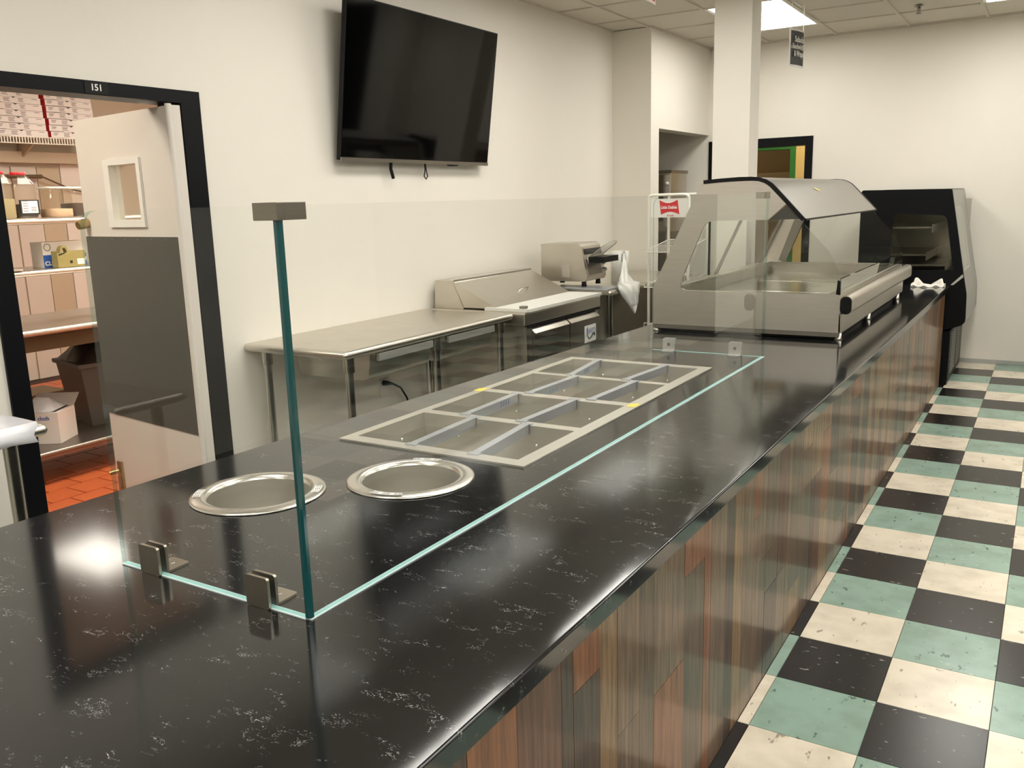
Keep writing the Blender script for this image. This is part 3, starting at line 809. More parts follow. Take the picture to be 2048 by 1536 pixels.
# corner brackets at the top
def bracket(y0, y1, sx, ay):
    b = MB()
    zt, zb_ = 1.546, 1.5165
    b.box(GX - GT - sx, GX + .004, y0, y1, zb_, zt, bev=.0012)
    if ay > 0: b.box(GX - GT - .004, GX + .0045, y1 - .002, y1 + ay, zb_, zt, bev=.0012)
    else: b.box(GX - GT - .004, GX + .0045, y0 + ay, y0 + .002, zb_, zt, bev=.0012)
    return b
make(bracket(GY0_ - .0045, GY0_ + GT + .004, .042, .048), 'corner_bracket', 'bronze', sg)
make(bracket(GY1 - GT - .006, GY1 + .0045, .045, -.045), 'corner_bracket', 'clamp', sg)
# glass clamps with feet
def clamp(xc, y, inward, name='clamp', w_=.060, hgt=.062, foot=.052, mt='clamp'):
    z = ZT + .0005; x0, x1 = xc - w_ / 2, xc + w_ / 2
    ya, yb = (y - .007, y - .0008), (y + GT + .0008, y + GT + .007)
    b = MB()
    for (p, q) in (ya, yb): b.plate(rrect(x0, x1, z, z + hgt, .006), [], 'y', p, q)
    c = make(b, name, mt, sg, smooth_angle=30)
    b = MB()
    if inward > 0: b.plate(rrect(x0 + .001, x1 - .001, yb[0], yb[1] + foot, .008), [], 'z', z, z + .005)
    else: b.plate(rrect(x0 + .001, x1 - .001, ya[0] - foot, ya[1], .008), [], 'z', z, z + .005)
    make(b, 'foot', mt, c)
    yy = (yb[1] + foot * .55) if inward > 0 else (ya[1] - .007)
    b = MB()
    if inward > 0: b.lathe([(.0, .0065), (.006, .006), (.0065, .005)], (xc, yy, z), 14)
    else: b.add([(xc + .008 * math.cos(2 * math.pi * k / 12), ya[0] - .0006, z + .033 + .008 * math.sin(2 * math.pi * k / 12)) for k in range(12)], [tuple(range(12))])
    make(b, 'screw', 'steeldark', c)
clamp(-.889, GY0_, 1); clamp(-.572, GY0_, 1)
clamp(-.905, GY1 - GT, -1, foot=.030, mt='silver'); clamp(-.578, GY1 - GT, -1, foot=.030, mt='silver')

# ================================================================== TELEVISION
tv = thing('television', 'large black flat television tilted down on the cream wall', 'television', (-2.62, 2.06, 1.77))
t_ = math.radians(8); TW, TH = 1.452, .835
tu = Vector((math.sin(t_), 0, math.cos(t_))); tn = Vector((math.cos(t_), 0, -math.sin(t_))); to = Vector((-2.665, 1.338, 1.778)); ty = Vector((0, 1, 0))
def tbox(b, y0, y1, z0, z1, d0, d1, mi=0):
    P = lambda y, z, d: to + ty * y + tu * z + tn * d
    q = [P(y0, z0, d0), P(y1, z0, d0), P(y1, z0, d1), P(y0, z0, d1), P(y0, z1, d0), P(y1, z1, d0), P(y1, z1, d1), P(y0, z1, d1)]
    return b.add(q, [(0, 1, 2, 3), (4, 7, 6, 5), (0, 4, 5, 1), (1, 5, 6, 2), (2, 6, 7, 3), (3, 7, 4, 0)], mi)
make(tbox(tbox(MB(), 0, TW, 0, TH, -.028, 0), .25, 1.2, .06, .55, -.065, -.028), 'housing', 'blackplastic', tv)
make(tbox(MB(), .006, TW - .006, .02, TH - .006, .0005, .002), 'screen', 'screen', tv)
make(tbox(MB(), 0, TW, -.004, .016, .0005, .007), 'bottom_trim', 'steeldark', tv)
b = MB(); b.box(-2.728, -2.715, 1.75, 2.40, 1.95, 2.35)
for yy in (1.85, 2.27): b.box(-2.72, -2.655, yy - .02, yy + .02, 1.98, 2.30)
make(b, 'wall_mount', 'blackplastic', tv)
b = MB().tube([(-2.69, 1.80, 1.80), (-2.692, 1.795, 1.74), (-2.69, 1.812, 1.685)], .010, 8)
make(b, 'cable', 'blackplastic', tv)
b = MB().tube([(-2.69, 2.12, 1.80), (-2.69, 2.125, 1.74), (-2.69, 2.112, 1.70), (-2.69, 2.130, 1.683), (-2.69, 2.148, 1.70), (-2.69, 2.135, 1.74), (-2.69, 2.125, 1.80)], .0035, 6)
make(b, 'cable_loop', 'blackplastic', tv)
b = MB().tube([(-2.68, 2.32, 1.79), (-2.68, 2.36, 1.77), (-2.68, 2.45, 1.772), (-2.68, 2.5, 1.785)], .006, 6)
make(b, 'cable', 'blackplastic', tv)

# ================================================================== PILLAR, SIGNS, SPRINKLER
make(MB().box(-1.543, -1.272, 4.10, 4.325, 0, ZC + .01, bev=.002), 'support_pillar', 'wall', cat='pillar', label='square cream pillar rising to the ceiling behind the steel deli case')
def hang_sign(x, y0, y1, z0, z1, name, label, lines, face, skew=.05):
    t = thing(name, label, 'sign', (x, (y0 + y1) / 2, z0), group='hanging signs')
    dirv = Vector((skew, y1 - y0, 0)); P = lambda u, v, d: Vector((x, y0, z0)) + dirv * u + Vector((0, 0, (z1 - z0) * v)) + Vector((1, -skew / (y1 - y0), 0)).normalized() * (d + .012 * math.sin(math.pi * u))
    def sheet(u0, u1, v0, v1, d0, d1):
        b = MB(); n = 8; vs = []
        for k in range(n + 1):
            u = u0 + (u1 - u0) * k / n; vs += [P(u, v0, d0), P(u, v1, d0), P(u, v1, d1), P(u, v0, d1)]
        fs = [(0, 1, 2, 3), (4 * n, 4 * n + 3, 4 * n + 2, 4 * n + 1)]
        for k in range(n):
            i, j = 4 * k, 4 * k + 4
            for a in range(4): fs.append((i + a, j + a, j + (a + 1) % 4, i + (a + 1) % 4))
        return b.add(vs, fs)
    make(sheet(0, 1, 0, 1, -.0015, .0015), 'board', 'paper', t)
    for d0, d1 in ((.0016, .0022), (-.0022, -.0016)):
        make(sheet(.06, .94, .05, .95, d0, d1), 'printed_face', face, t)
    b = MB()
    for u in (.08, .92): b.tube([P(u, 1, 0), P(u, 1, 0) + Vector((0, 0, ZC - z1))], .0022, 6)
    b.box(x + skew * .5 - .006, x + skew * .5 + .006, y0 + .01, y1 - .01, ZC - .009, ZC - .0045)
    make(b, 'hanger', 'white', t)
    for s_, side in ((1, .0075), (-1, -.004)):
        for txt, v, h_, wd in lines:
            rt = dirv.normalized() * s_
            text('lettering', txt, h_, P(.5, v, 0) + Vector((1, -skew / (y1 - y0), 0)).normalized() * side * (1 if s_ > 0 else 1), rt, (0, 0, 1), 'signtext', t, width=wd, bold=.0012)
    return t
hang_sign(-1.165, 4.70, 4.93, 2.475, 2.745, 'hanging_sign', 'black hanging sign lettered Salads Sandwiches and Wraps below the ceiling light', [('Salads', .72, .058, .14), ('Sandwiches', .53, .052, .205), ('& Wraps', .34, .058, .15)], 'signblack')
hang_sign(-1.10, 1.66, 1.90, 2.444, 2.70, 'hanging_sign', 'white-bordered hanging sign cut off by the top of the picture', [], 'redprint', 0.01)
t = thing('sprinkler_head', 'small dark sprinkler head under the ceiling tiles near the far wall', 'sprinkler', (-.39, 5.50, ZC - .06))
make(MB().lathe([(.0, .058), (.032, .058), (.034, .054), (.0, .052)], (-.39, 5.5, ZC - .062), 20), 'escutcheon', 'steeldark', t)
b = MB().lathe([(.0, .052), (.012, .052), (.014, .03), (.006, .026), (.006, .012), (.0, .012)], (-.39, 5.5, ZC - .062), 14)
b.lathe([(.0, .006), (.020, .004), (.022, .0), (.0, -.001)], (-.39, 5.5, ZC - .062), 16); b.tube([(-.402, 5.5, ZC - .035), (-.404, 5.5, ZC - .05), (-.39, 5.5, ZC - .058)], .0025, 6); b.tube([(-.378, 5.5, ZC - .035), (-.376, 5.5, ZC - .05), (-.39, 5.5, ZC - .058)], .0025, 6)
make(b, 'nozzle', 'steeldark', t)

# ================================================================== DELI CASE
Y0, Y1 = 2.235, 4.30
dc = thing('deli_case', 'long steel deli display case with curved hood on the black countertop', 'display case', (-.73, 3.27, ZT))
side = [(-1.235, .84), (-.228, .84), (-.236, 1.032), (-1.092, 1.032), (-.936, 1.404), (-.607, 1.406), (-.518, 1.484), (-.612, 1.582), (-.660, 1.604), (-.963, 1.602), (-1.235, 1.035)]
side_r = rpoly(side, [.004, .004, .004, .065, .045, 0, 0, .03, .02, .01, .01])
for y0, y1 in ((Y0, Y0 + .02), (Y1 - .02, Y1)): make(MB().plate(side_r, [], 'y', y0, y1), 'side_panel', 'steelx', dc)
gl = [(-1.06, 1.034), (-.245, 1.034), (-.243, 1.09), (-.251, 1.157), (-.296, 1.244), (-.351, 1.302), (-.446, 1.403), (-.60, 1.403), (-.93, 1.402)]
for y0, y1 in ((Y0 + .008, Y0 + .014), (Y1 - .014, Y1 - .008)): make(MB().plate(gl, [], 'y', y0, y1), 'side_glass', 'glassclear', dc)
# hood: curved sheet with black end trims
hc = [(-.950, 1.612), (-.86, 1.618), (-.76, 1.622), (-.70, 1.6215), (-.655, 1.6175), (-.62, 1.605), (-.59, 1.586), (-.56, 1.556), (-.50, 1.492), (-.423, 1.409)]
def offs(pts, d):
    out = []
    for i, p in enumerate(pts):
        a = Vector(pts[max(i - 1, 0)]); c = Vector(pts[min(i + 1, len(pts) - 1)]); t = (c - a).normalized(); n_ = Vector((-t.y, t.x)); out.append(tuple(Vector(p) + n_ * d))
    return out
def sheet(pts, d0, d1, y0, y1, name, mt, par): return make(MB().plate(offs(pts, d0) + offs(pts, d1)[::-1], [], 'y', y0, y1), name, mt, par, smooth_angle=35)
sheet(hc, -.010, 0, Y0 + .012, Y1 - .012, 'hood', 'capgrey', dc)
for y0, y1 in ((Y0 - .004, Y0 + .012), (Y1 - .012, Y1 + .004)): sheet(hc, -.017, .003, y0, y1, 'hood_trim', 'blackplastic', dc)
make(MB().box(-.431, -.416, Y0 + .012, Y1 - .012, 1.400, 1.409), 'hood_lip', 'blackplastic', dc)
make(MB().plate([(-.60, 1.404), (-.44, 1.408), (-.512, 1.480)], [], 'y', Y0 + .002, Y0 + .016), 'hood_gusset', 'kick', dc)
make(MB().plate([(-.60, 1.404), (-.44, 1.408), (-.512, 1.480)], [], 'y', Y1 - .016, Y1 - .002), 'hood_gusset', 'kick', dc)
make(MB().plate([(-.95, 1.585), (-.66, 1.585), (-.60, 1.555), (-.62, 1.53), (-.95, 1.56)], [], 'y', Y0 + .02, Y1 - .02), 'lamp_housing', 'steeldark', dc)
make(MB().add([(-.567 + .003, 3.02, 1.5665), (-.559 + .003, 3.02, 1.558), (-.545 + .003, 3.10, 1.543), (-.550 + .003, 3.11, 1.549)], [(0, 1, 2, 3)]), 'sticker', 'yellow', dc)
# body: tub walls around a sunken deck
b = MB()
b.box(-1.235, -1.13, Y0 + .02, Y1 - .02, .84, 1.032); b.box(-.30, -.236, Y0 + .02, Y1 - .02, .84, 1.032)
b.box(-1.13, -.30, Y0 + .02, Y0 + .05, .84, 1.030); b.box(-1.13, -.30, Y1 - .07, Y1 - .02, .84, 1.035); b.box(-1.13, -.30, Y0 + .05, Y1 - .07, .84, .955)
make(b, 'tub', 'steel', dc)
b = MB()
for (x0, x1, y0, y1) in ((-1.14, -1.118, Y0 + .05, Y1 - .07), (-1.14, -.30, Y1 - .085, Y1 - .063)): b.box(x0, x1, y0, y1, 1.030, 1.044)
make(b, 'tub_rim', 'steelbright', dc)
for k in range(3):
    ya = Y0 + .06 + k * .645
    make(MB().box(-1.12, -.31, ya, ya + .635, .956, .965, bev=.003), 'deck_pan', 'steelbright', dc)
# rear posts and rear sliding glass doors
b = MB()
for yy in (Y0 + .03, 3.25, Y1 - .05): b.tube([(-1.215, yy, 1.03), (-.965, yy, 1.57)], .011, 8)
make(b, 'rear_posts', 'steeldark', dc)
# film-wrapped far strut
b = MB(); b.plate([(-1.05, 1.06), (-1.00, 1.05), (-.86, 1.40), (-.93, 1.40)], [], 'y', 4.16, 4.19)
make(b, 'plastic_wrapped_strut', 'steeldark', dc)
# front: rail, low glass, skirt, recess, feet
rp_ = rrect(-.232, -.176, .936, 1.028, .026, 6)
make(MB().plate(rp_, [], 'y', Y0 - .005, Y1 + .04), 'bumper_rail', 'steel', dc, smooth_angle=40)
for ya, yb in ((Y0 - .014, Y0 - .0055), (Y1 + .0405, Y1 + .049)): make(MB().plate(rrect(-.231, -.177, .938, 1.026, .025, 6), [], 'y', ya, yb), 'rail_cap', 'blackgloss', dc)
make(MB().plate([(-.244, 1.03), (-.236, 1.03), (-.236, 1.11), (-.244, 1.112)], [], 'y', Y0 + .02, Y1 - .01), 'front_glass', 'glasssmoke', dc)
make(MB().plate([(-.256, 1.035), (-.236, 1.03), (-.238, 1.10), (-.250, 1.105)], [], 'y', Y0 + .002, Y0 + .016), 'glass_clip', 'blackplastic', dc)
make(MB().box(-.236, -.222, Y0, Y1, .842, .936), 'front_skirt', 'steel', dc)
make(MB().box(-1.20, -.262, Y0 + .03, Y1 - .03, .803, .84), 'base', 'blackplastic', dc)
make(MB().box(-1.23, -.235, Y0 + .003, Y0 + .03, .818, .838), 'base_trim', 'steeldark', dc)
for (x, y) in ((-.245, 2.28), (-.245, 3.1), (-.245, 4.2), (-1.218, 2.262), (-1.2, 4.2)):
    make(MB().lathe([(.0, .04), (.018, .04), (.018, .006), (.022, .0), (0, 0)], (x, y, ZT + .0005), 14), 'foot', 'steel', dc)

# ================================================================== MERCHANDISER AT THE FAR END
MY0, MY1 = 5.28, 6.33
mc = thing('merchandiser', 'black and silver glass-sided display merchandiser at the far end of the counter', 'display case', (-.3, 5.85, 0))
prof = [(-.70, .43), (-.052, .437), (.085, .482), (.115, .510), (.109, .73), (.078, .88), (-.045, 1.534), (-.70, 1.541)]
prof_r = rpoly(prof, [0, 0, .02, .03, .03, .03, .012, .02])
win = rpoly([(-.455, .915), (.002, .912), (-.070, 1.335), (-.455, 1.352)], [.015, .015, .045, .045])
make(MB().plate(prof_r, [win], 'y', MY0, MY0 + .03), 'side_panel', 'black', mc)
make(MB().plate(prof_r, [], 'y', MY1 - .015, MY1), 'side_panel', 'black', mc)
make(MB().plate([(x, z) for x, z in win], [], 'y', MY0 + .010, MY0 + .016), 'side_window', 'glasssmoke', mc)
make(MB().plate([(-.008, .800), (.012, .800), (.078, .862), (.072, .885)], [], 'y', MY0 - .006, MY0 - .0005), 'diagonal_trim', 'silver', mc)
make(MB().plate([(-.699, 1.15), (-.455, 1.15), (-.455, 1.156), (-.699, 1.156)], [], 'y', MY0 - .002, MY0 - .0003), 'panel_seam', 'blackgloss', mc)
# front shell: silver frame pieces round the front window
def front(z0, z1, name, mt, y0=MY0 + .03, y1=MY1 - .015, d=.02):
    def xa(z):
        pts = [(.482, .085), (.51, .113), (.73, .109), (.88, .078), (1.534, -.045)]
        for (za, xa_), (zb2, xb_) in zip(pts, pts[1:]):
            if za <= z <= zb2: return xa_ + (xb_ - xa_) * (z - za) / (zb2 - za)
        return pts[-1][1]
    zs = [z0] + [z for z in (.51, .73, .88) if z0 < z < z1] + [z1]
    poly = [(xa(z), z) for z in zs] + [(xa(z) - d, z) for z in zs[::-1]]
    return make(MB().plate(poly, [], 'y', y0, y1), name, mt, mc)
front(.486, .90, 'front_skirt', 'merchsilver'); front(1.40, 1.53, 'front_header', 'merchsilver')
front(.90, 1.40, 'front_stile', 'merchsilver', MY0 + .03, MY0 + .05); front(.90, 1.40, 'front_stile', 'merchsilver', MY1 - .38, MY1 - .015)
front(.90, 1.40, 'front_window', 'glasssmoke', MY0 + .05, MY1 - .38, .006)
make(MB().plate([(-.70, .455), (-.05, .455), (.07, .49), (.07, .80), (-.70, .80)], [], 'y', MY0 + .03, MY1 - .015), 'lower_tank', 'blackplastic', mc)
b = MB().box(-.70, -.68, MY0 + .03, MY1 - .015, .80, 1.53); b.box(-.68, -.06, MY0 + .03, MY1 - .015, 1.50, 1.53)
make(b, 'back_liner', 'steeldark', mc)
make(MB().box(-.68, .02, MY1 - .03, MY1 - .016, .80, 1.45), 'end_liner', 'steel', mc)
for z, xf in ((.94, -.06), (1.02, -.20), (1.235, -.17)):
    b = MB(); b.box(-.66, xf, MY0 + .06, MY1 - .05, z, z + .012); b.box(xf - .004, xf + .004, MY0 + .06, MY1 - .05, z - .035, z + .03)
    make(b, 'shelf', 'steel', mc)
b = MB().box(-.66, -.06, MY0 + .04, MY1 - .03, 1.42, 1.435)
make(b, 'top_light_cover', 'white', mc)
make(MB().box(-.70, .012, MY0 + .01, 6.385, .0, .43), 'base_cabinet', 'black', mc)
gr = make(MB().box(.012, .016, MY0 + .03, 6.37, .03, .42), 'grille_frame', 'blackplastic', mc)
for y0, y1 in ((MY0 + .12, 5.78), (5.86, 6.30)):
    b = MB(); z = .07
    while z < .38: b.plate([(.0165, z), (.0225, z + .004), (.0165, z + .012)], [], 'y', y0, y1); z += .022
    make(b, 'louvers', 'kick', gr)

# folded towel on the counter in front of it
b = MB(); n, mm_ = 22, 10
def towel_z(u, v):
    return ZT + .006 + .058 * max(0, 1 - abs(v - .5) * 2) ** .55 * (.55 + .45 * math.sin(u * 7.0 + v * 2)) * (1 if .05 < u < .95 else .4) + .008 * math.sin(u * 19 + v * 9)
vs = []; fs = []
for i in range(n + 1):
    for j in range(mm_ + 1):
        u, v = i / n, j / mm_
        wv = .55 + .45 * math.sin(math.pi * min(1, u * 1.15 + .1))
        vs.append((-.265 + .235 * u, 5.10 + .02 * u + (v - .5) * .15 * wv + .01 * math.sin(u * 11), max(ZT + .0015, towel_z(u, v))))
for i in range(n):
    for j in range(mm_):
        a = i * (mm_ + 1) + j; fs.append((a, a + mm_ + 1, a + mm_ + 2, a + 1))
k = len(vs)
vs += [(p[0], p[1], ZT + .001) for p in vs[:]]
edge = [(i, 0) for i in range(n)] + [(n, j) for j in range(mm_)] + [(i, mm_) for i in range(n, 0, -1)] + [(0, j) for j in range(mm_, 0, -1)]
ids = [i * (mm_ + 1) + j for i, j in edge]
for q in range(len(ids)):
    a, c = ids[q], ids[(q + 1) % len(ids)]; fs.append((a, c, c + k, a + k))
b.add(vs, fs, 0, True)
make(b, 'folded_towel', 'towel', cat='towel', label='crumpled white cleaning towel lying on the countertop before the merchandiser')

# ================================================================== LEFT WALL EQUIPMENT
# ---- steel work table with two drawers
TZ = .88
wt = thing('work_table', 'long stainless steel work table with rolled edge below the television', 'table', (-2.4, 1.36, 0))
ex = []
for k in range(7):
    a = math.radians(90 - 30 * k); ex.append((a))
def rolled(x_back, x_front, y0, y1, z, r=.019, roll_y0=True, roll_y1=True):
    b = MB(); b.box(x_back, x_front - r, y0 + (r if roll_y0 else 0), y1 - (r if roll_y1 else 0), z - .03, z)
    b.tube([(x_front - r, y0 + r, z - r), (x_front - r, y1 - r, z - r)], r, 14)
    if roll_y0: b.tube([(x_back, y0 + r, z - r), (x_front - r, y0 + r, z - r)], r, 14)
    if roll_y1: b.tube([(x_back, y1 - r, z - r), (x_front - r, y1 - r, z - r)], r, 14)
    for yy in (y0 + r, y1 - r):
        b.lathe([(.0, r), (r * .7, r * .7), (r, 0), (r * .7, -r * .7), (.0, -r)], (x_front - r, yy, z - r), 14)
    return b
make(rolled(-2.728, -2.062, .618, 2.105, TZ), 'table_top', 'steel', wt)
for (x, y) in ((-2.12, .70), (-2.66, .70), (-2.66, 1.36), (-2.12, 1.36 + .03), (-2.12, 2.03), (-2.66, 2.03)):
    if (x, y) == (-2.66, 1.36): continue
    b = MB().tube([(x, y, .03), (x, y, TZ - .10)], .0205, 14).tube([(x, y, TZ - .11), (x, y, TZ - .03)], .028, 14).tube([(x, y, .0), (x, y, .035)], [.02, .024], 12)
    make(b, 'leg', 'steelbright', wt)
make(MB().box(-2.68, -2.10, .68, 2.05, .22, .25), 'undershelf', 'steel', wt)
for y0, y1 in ((.84, 1.33), (1.425, 1.93)):
    b = MB().plate(rpoly([(-2.58, .70), (-2.13, .70), (-2.105, .835), (-2.60, .835)], [.04, .03, 0, 0]), [], 'y', y0, y1)
    d = make(b, 'drawer', 'steel', wt)
    make(MB().box(-2.104, -2.085, y0 + .04, y1 - .01, .795, .835, bev=.004), 'handle', 'silver', d)
# ---- wall outlet and cord under the table
t = thing('wall_outlet', 'white wall outlet with a black cord plugged in under the work table', 'outlet', (-2.727, 1.655, .45))
make(MB().box(-2.7295, -2.724, 1.62, 1.69, .40, .515, bev=.002), 'cover_plate', 'white', t)
b = MB().tube([(-2.724, 1.655, .485), (-2.69, 1.655, .487), (-2.675, 1.68, .480), (-2.68, 1.76, .44), (-2.69, 1.83, .36), (-2.70, 1.87, .2), (-2.70, 1.88, .02)], [.017, .014, .007, .006, .006, .006, .006], 8)
make(b, 'power_cord', 'blackplastic', t)
# ---- sandwich prep refrigerator
pf = thing('prep_refrigerator', 'stainless sandwich prep refrigerator with slanted lid and white cutting board', 'refrigerator', (-2.36, 2.62, 0))
PY0, PY1 = 2.125, 3.16
make(MB().box(-2.70, -2.02, PY0 + .01, PY1 - .01, .12, .80), 'body', 'steel', pf)
make(MB().box(-2.715, -2.0, PY0, PY1, .80, .882, bev=.012), 'work_top', 'steel', pf)
make(MB().plate(rpoly([(-2.30, PY0 + .02), (-1.985, PY0 + .02), (-1.985, PY1 - .01), (-2.30, PY1 - .01)], [0, .03, .01, 0]), [], 'z', .8825, .9), 'cutting_board', 'board', pf)
make(MB().box(-2.06, -2.02, PY0 + .035, PY0 + .07, .9002, .915), 'board_clip', 'steeldark', pf)
make(MB().plate([(-2.700, .8825), (-2.475, .8825), (-2.555, 1.052), (-2.690, 1.055)], [], 'y', PY0 + .05, PY1 - .02), 'lid_housing', 'steel', pf)
lid = make(MB().plate([(-2.470, .890), (-2.235, .890), (-2.228, .897), (-2.550, 1.052)], [], 'y', PY0 + .045, PY1 - .02), 'slanted_lid', 'steel', pf)
make(MB().plate([(-2.555, 1.052), (-2.543, 1.050), (-2.543, 1.060), (-2.60, 1.062)], [], 'y', PY0 + .045, PY1 - .02), 'lid_hinge', 'steelbright', pf)
b = MB().tube([(-2.315, 2.56, .939), (-2.290, 2.56, .975), (-2.290, 2.665, .975), (-2.315, 2.665, .939)], .006, 8)
make(b, 'handle', 'steelbright', lid)
ymid = 2.665
make(MB().box(-2.021, -2.014, 2.20, 3.105, .15, .80).box(-2.02, -1.998, 2.14, 3.15, .786, .7995), 'door_gasket', 'blackplastic', pf)  # black strips put in as the shade of the gaps round the doors
for y0, y1, nm in ((2.205, ymid - .007, 0), (ymid + .007, 3.10, 1)):
    b = MB().plate([(-2.02, .16), (-1.985, .16), (-1.985, .752), (-2.02, .785)], [], 'y', y0, y1)
    dr = make(b, 'door', 'steeldark', pf)
    make(MB().plate([(-2.015, .782), (-1.978, .748), (-1.978, .742), (-1.984, .742), (-2.015, .772)], [], 'y', y0 + .004, y1 - .004), 'handle_lip', 'steel', dr)
    if nm:
        lb = make(MB().box(-1.985, -1.9835, 2.875, 3.045, .585, .70), 'badge', 'whiteprint', pf)
        text('lettering', 'AVANTCO', .05, (-1.9833, 2.972, .657), (0, 1, 0), (0, 0, 1), 'inkpale', lb, width=.125, bold=.0005)
        b = MB().tube([(-1.983, 2.895, .625), (-1.983, 2.91, .69), (-1.983, 2.917, .63), (-1.983, 2.935, .608), (-1.983, 2.965, .615), (-1.983, 2.995, .637), (-1.983, 3.02, .635), (-1.983, 3.025, .618)], [.001, .002, .003, .004, .004, .005, .006, .003], 6)
        make(b, 'swoosh', 'inkblack', lb)
make(MB().box(-2.025, -2.0, PY0 + .012, 2.200, .16, .795), 'corner_post', 'steel', pf)
for (x, y) in ((-2.06, 2.17), (-2.06, 3.1), (-2.65, 2.17), (-2.65, 3.1)):
    make(MB().tube([(x, y, .0), (x, y, .12)], .022, 10), 'leg', 'blackplastic', pf)

# ---- second work table with toaster and bag roll
st = thing('equipment_table', 'steel table under the conveyor toaster, right of the prep refrigerator', 'table', (-2.33, 4.04, 0))
make(rolled(-2.728, -1.945, 3.21, 4.86, .905, .019, False, True), 'table_top', 'steel', st)
for (x, y) in ((-2.0, 3.30), (-2.0, 4.78), (-2.66, 3.30), (-2.66, 4.78)):
    make(MB().tube([(x, y, .0), (x, y, .88)], .022, 12), 'leg', 'steelbright', st)
make(MB().box(-2.70, -1.99, 3.30, 4.78, .15, .18), 'undershelf', 'steel', st)
make(MB().box(-2.03, -2.02, 3.36, 4.74, .20, .86), 'front_panel', 'steeldark', st)
make(MB().box(-2.40, -1.975, 3.215, 3.41, .9055, .917, bev=.003), 'sheet_pan', 'barsteel', cat='pan', label='flat grey sheet pan lying under the toaster on the equipment table')
TY0, TY1 = 3.30, 3.615
ts = thing('conveyor_toaster', 'boxy stainless conveyor toaster with a wire feed cage', 'toaster', (-2.38, 3.46, .918))
make(MB().plate(rpoly([(-2.55, .955), (-2.19, .955), (-2.175, .985), (-2.222, 1.205), (-2.25, 1.228), (-2.55, 1.222)], [.004, .012, .01, .015, .012, .004]), [], 'y', TY0, TY1), 'body', 'steel', ts)
def fr(z): return -2.175 - (z - .985) * .2136
def fplate(y0, y1, z0, z1, name, mt, d0=.0005, d1=.003): return make(MB().plate([(fr(z0) + d0, z0), (fr(z0) + d1, z0), (fr(z1) + d1, z1), (fr(z1) + d0, z1)], [], 'y', y0, y1), name, mt, ts)
fplate(TY0 + .04, TY1 - .06, 1.000, 1.085, 'discharge_opening', 'steeldark')
fplate(TY0 + .04, TY1 - .02, 1.085, 1.11, 'shadow_slot', 'blackplastic')
fplate(TY0 + .03, TY1 - .01, 1.145, 1.185, 'feed_slot', 'blackgloss')
make(MB().box(-2.195, -2.075, TY0 + .05, TY1 + .0, 1.087, 1.128), 'feed_shelf', 'blackplastic', ts)
make(MB().box(-2.2, -2.185, TY0 + .045, TY0 + .11, 1.085, 1.13), 'guard_plate', 'steelbright', ts)
b = MB()
cg = lambda u, v: Vector((-2.19 + .14 * u, TY0 + .09 + .19 * v, 1.130 + .105 * u))
loop = [cg(0, 0), cg(.75, 0), cg(.93, .12), cg(1, .35), cg(1, .65), cg(.93, .88), cg(.75, 1), cg(0, 1)]
b.tube(loop, .003, 6)
for k in range(1, 8): b.tube([cg(0, k / 8), cg(.97 - .12 * abs(k / 8 - .5), k / 8)], .0018, 5)
make(b, 'wire_cage', 'steelbright', ts)
for z in (1.075, 1.025):
    b = MB().tube([(fr(z) - .002, TY1 - .035, z), (fr(z) + .028, TY1 - .035, z)], [.017, .013], 14)
    make(b, 'knob', 'steelbright', ts)
make(MB().box(-2.375, -2.315, TY0 - .0015, TY0, .985, 1.07), 'rating_plate', 'tag', ts)
for (x, y) in ((-2.22, 3.34), (-2.22, 3.57), (-2.52, 3.34), (-2.52, 3.57)): make(MB().lathe([(.0, .038), (.016, .038), (.02, 0), (0, 0)], (x, y, .918), 12), 'foot', 'blackplastic', ts)
br = thing('bag_roll', 'upright roll of white plastic bags with one bag trailing over the table edge', 'roll', (-2.155, 3.81, .905))
make(MB().lathe([(.0, .0), (.068, .0), (.068, .235), (.022, .235), (.022, .20), (.0, .20)], (-2.155, 3.82, .906), 28), 'roll', 'bag', br)
b = MB(); vs = []; fs = []; n, mm_ = 16, 8
pts = [(-2.095, 3.75, 1.139, .03), (-2.06, 3.68, 1.07, .07), (-2.02, 3.60, .995, .15), (-1.975, 3.51, .935, .26), (-1.93, 3.48, .915, .34), (-1.920, 3.50, .86, .29), (-1.918, 3.53, .79, .18), (-1.918, 3.545, .71, .03)]
for i, (x, y, z, wd) in enumerate(pts):
    for j in range(mm_ + 1):
        v = j / mm_ - .5; vs.append((x + .012 * math.sin(j * 2.1 + i), y + v * wd, z + (.012 * math.cos(j * 1.7 + i * 1.3) if i < 5 else 0)))
for i in range(len(pts) - 1):
    for j in range(mm_):
        a = i * (mm_ + 1) + j; fs.append((a, a + mm_ + 1, a + mm_ + 2, a + 1))
b.add(vs, fs, 0, True)
o = make(b, 'loose_bag', 'bag', br)
sm = o.modifiers.new('solidify', 'SOLIDIFY'); sm.thickness = .002
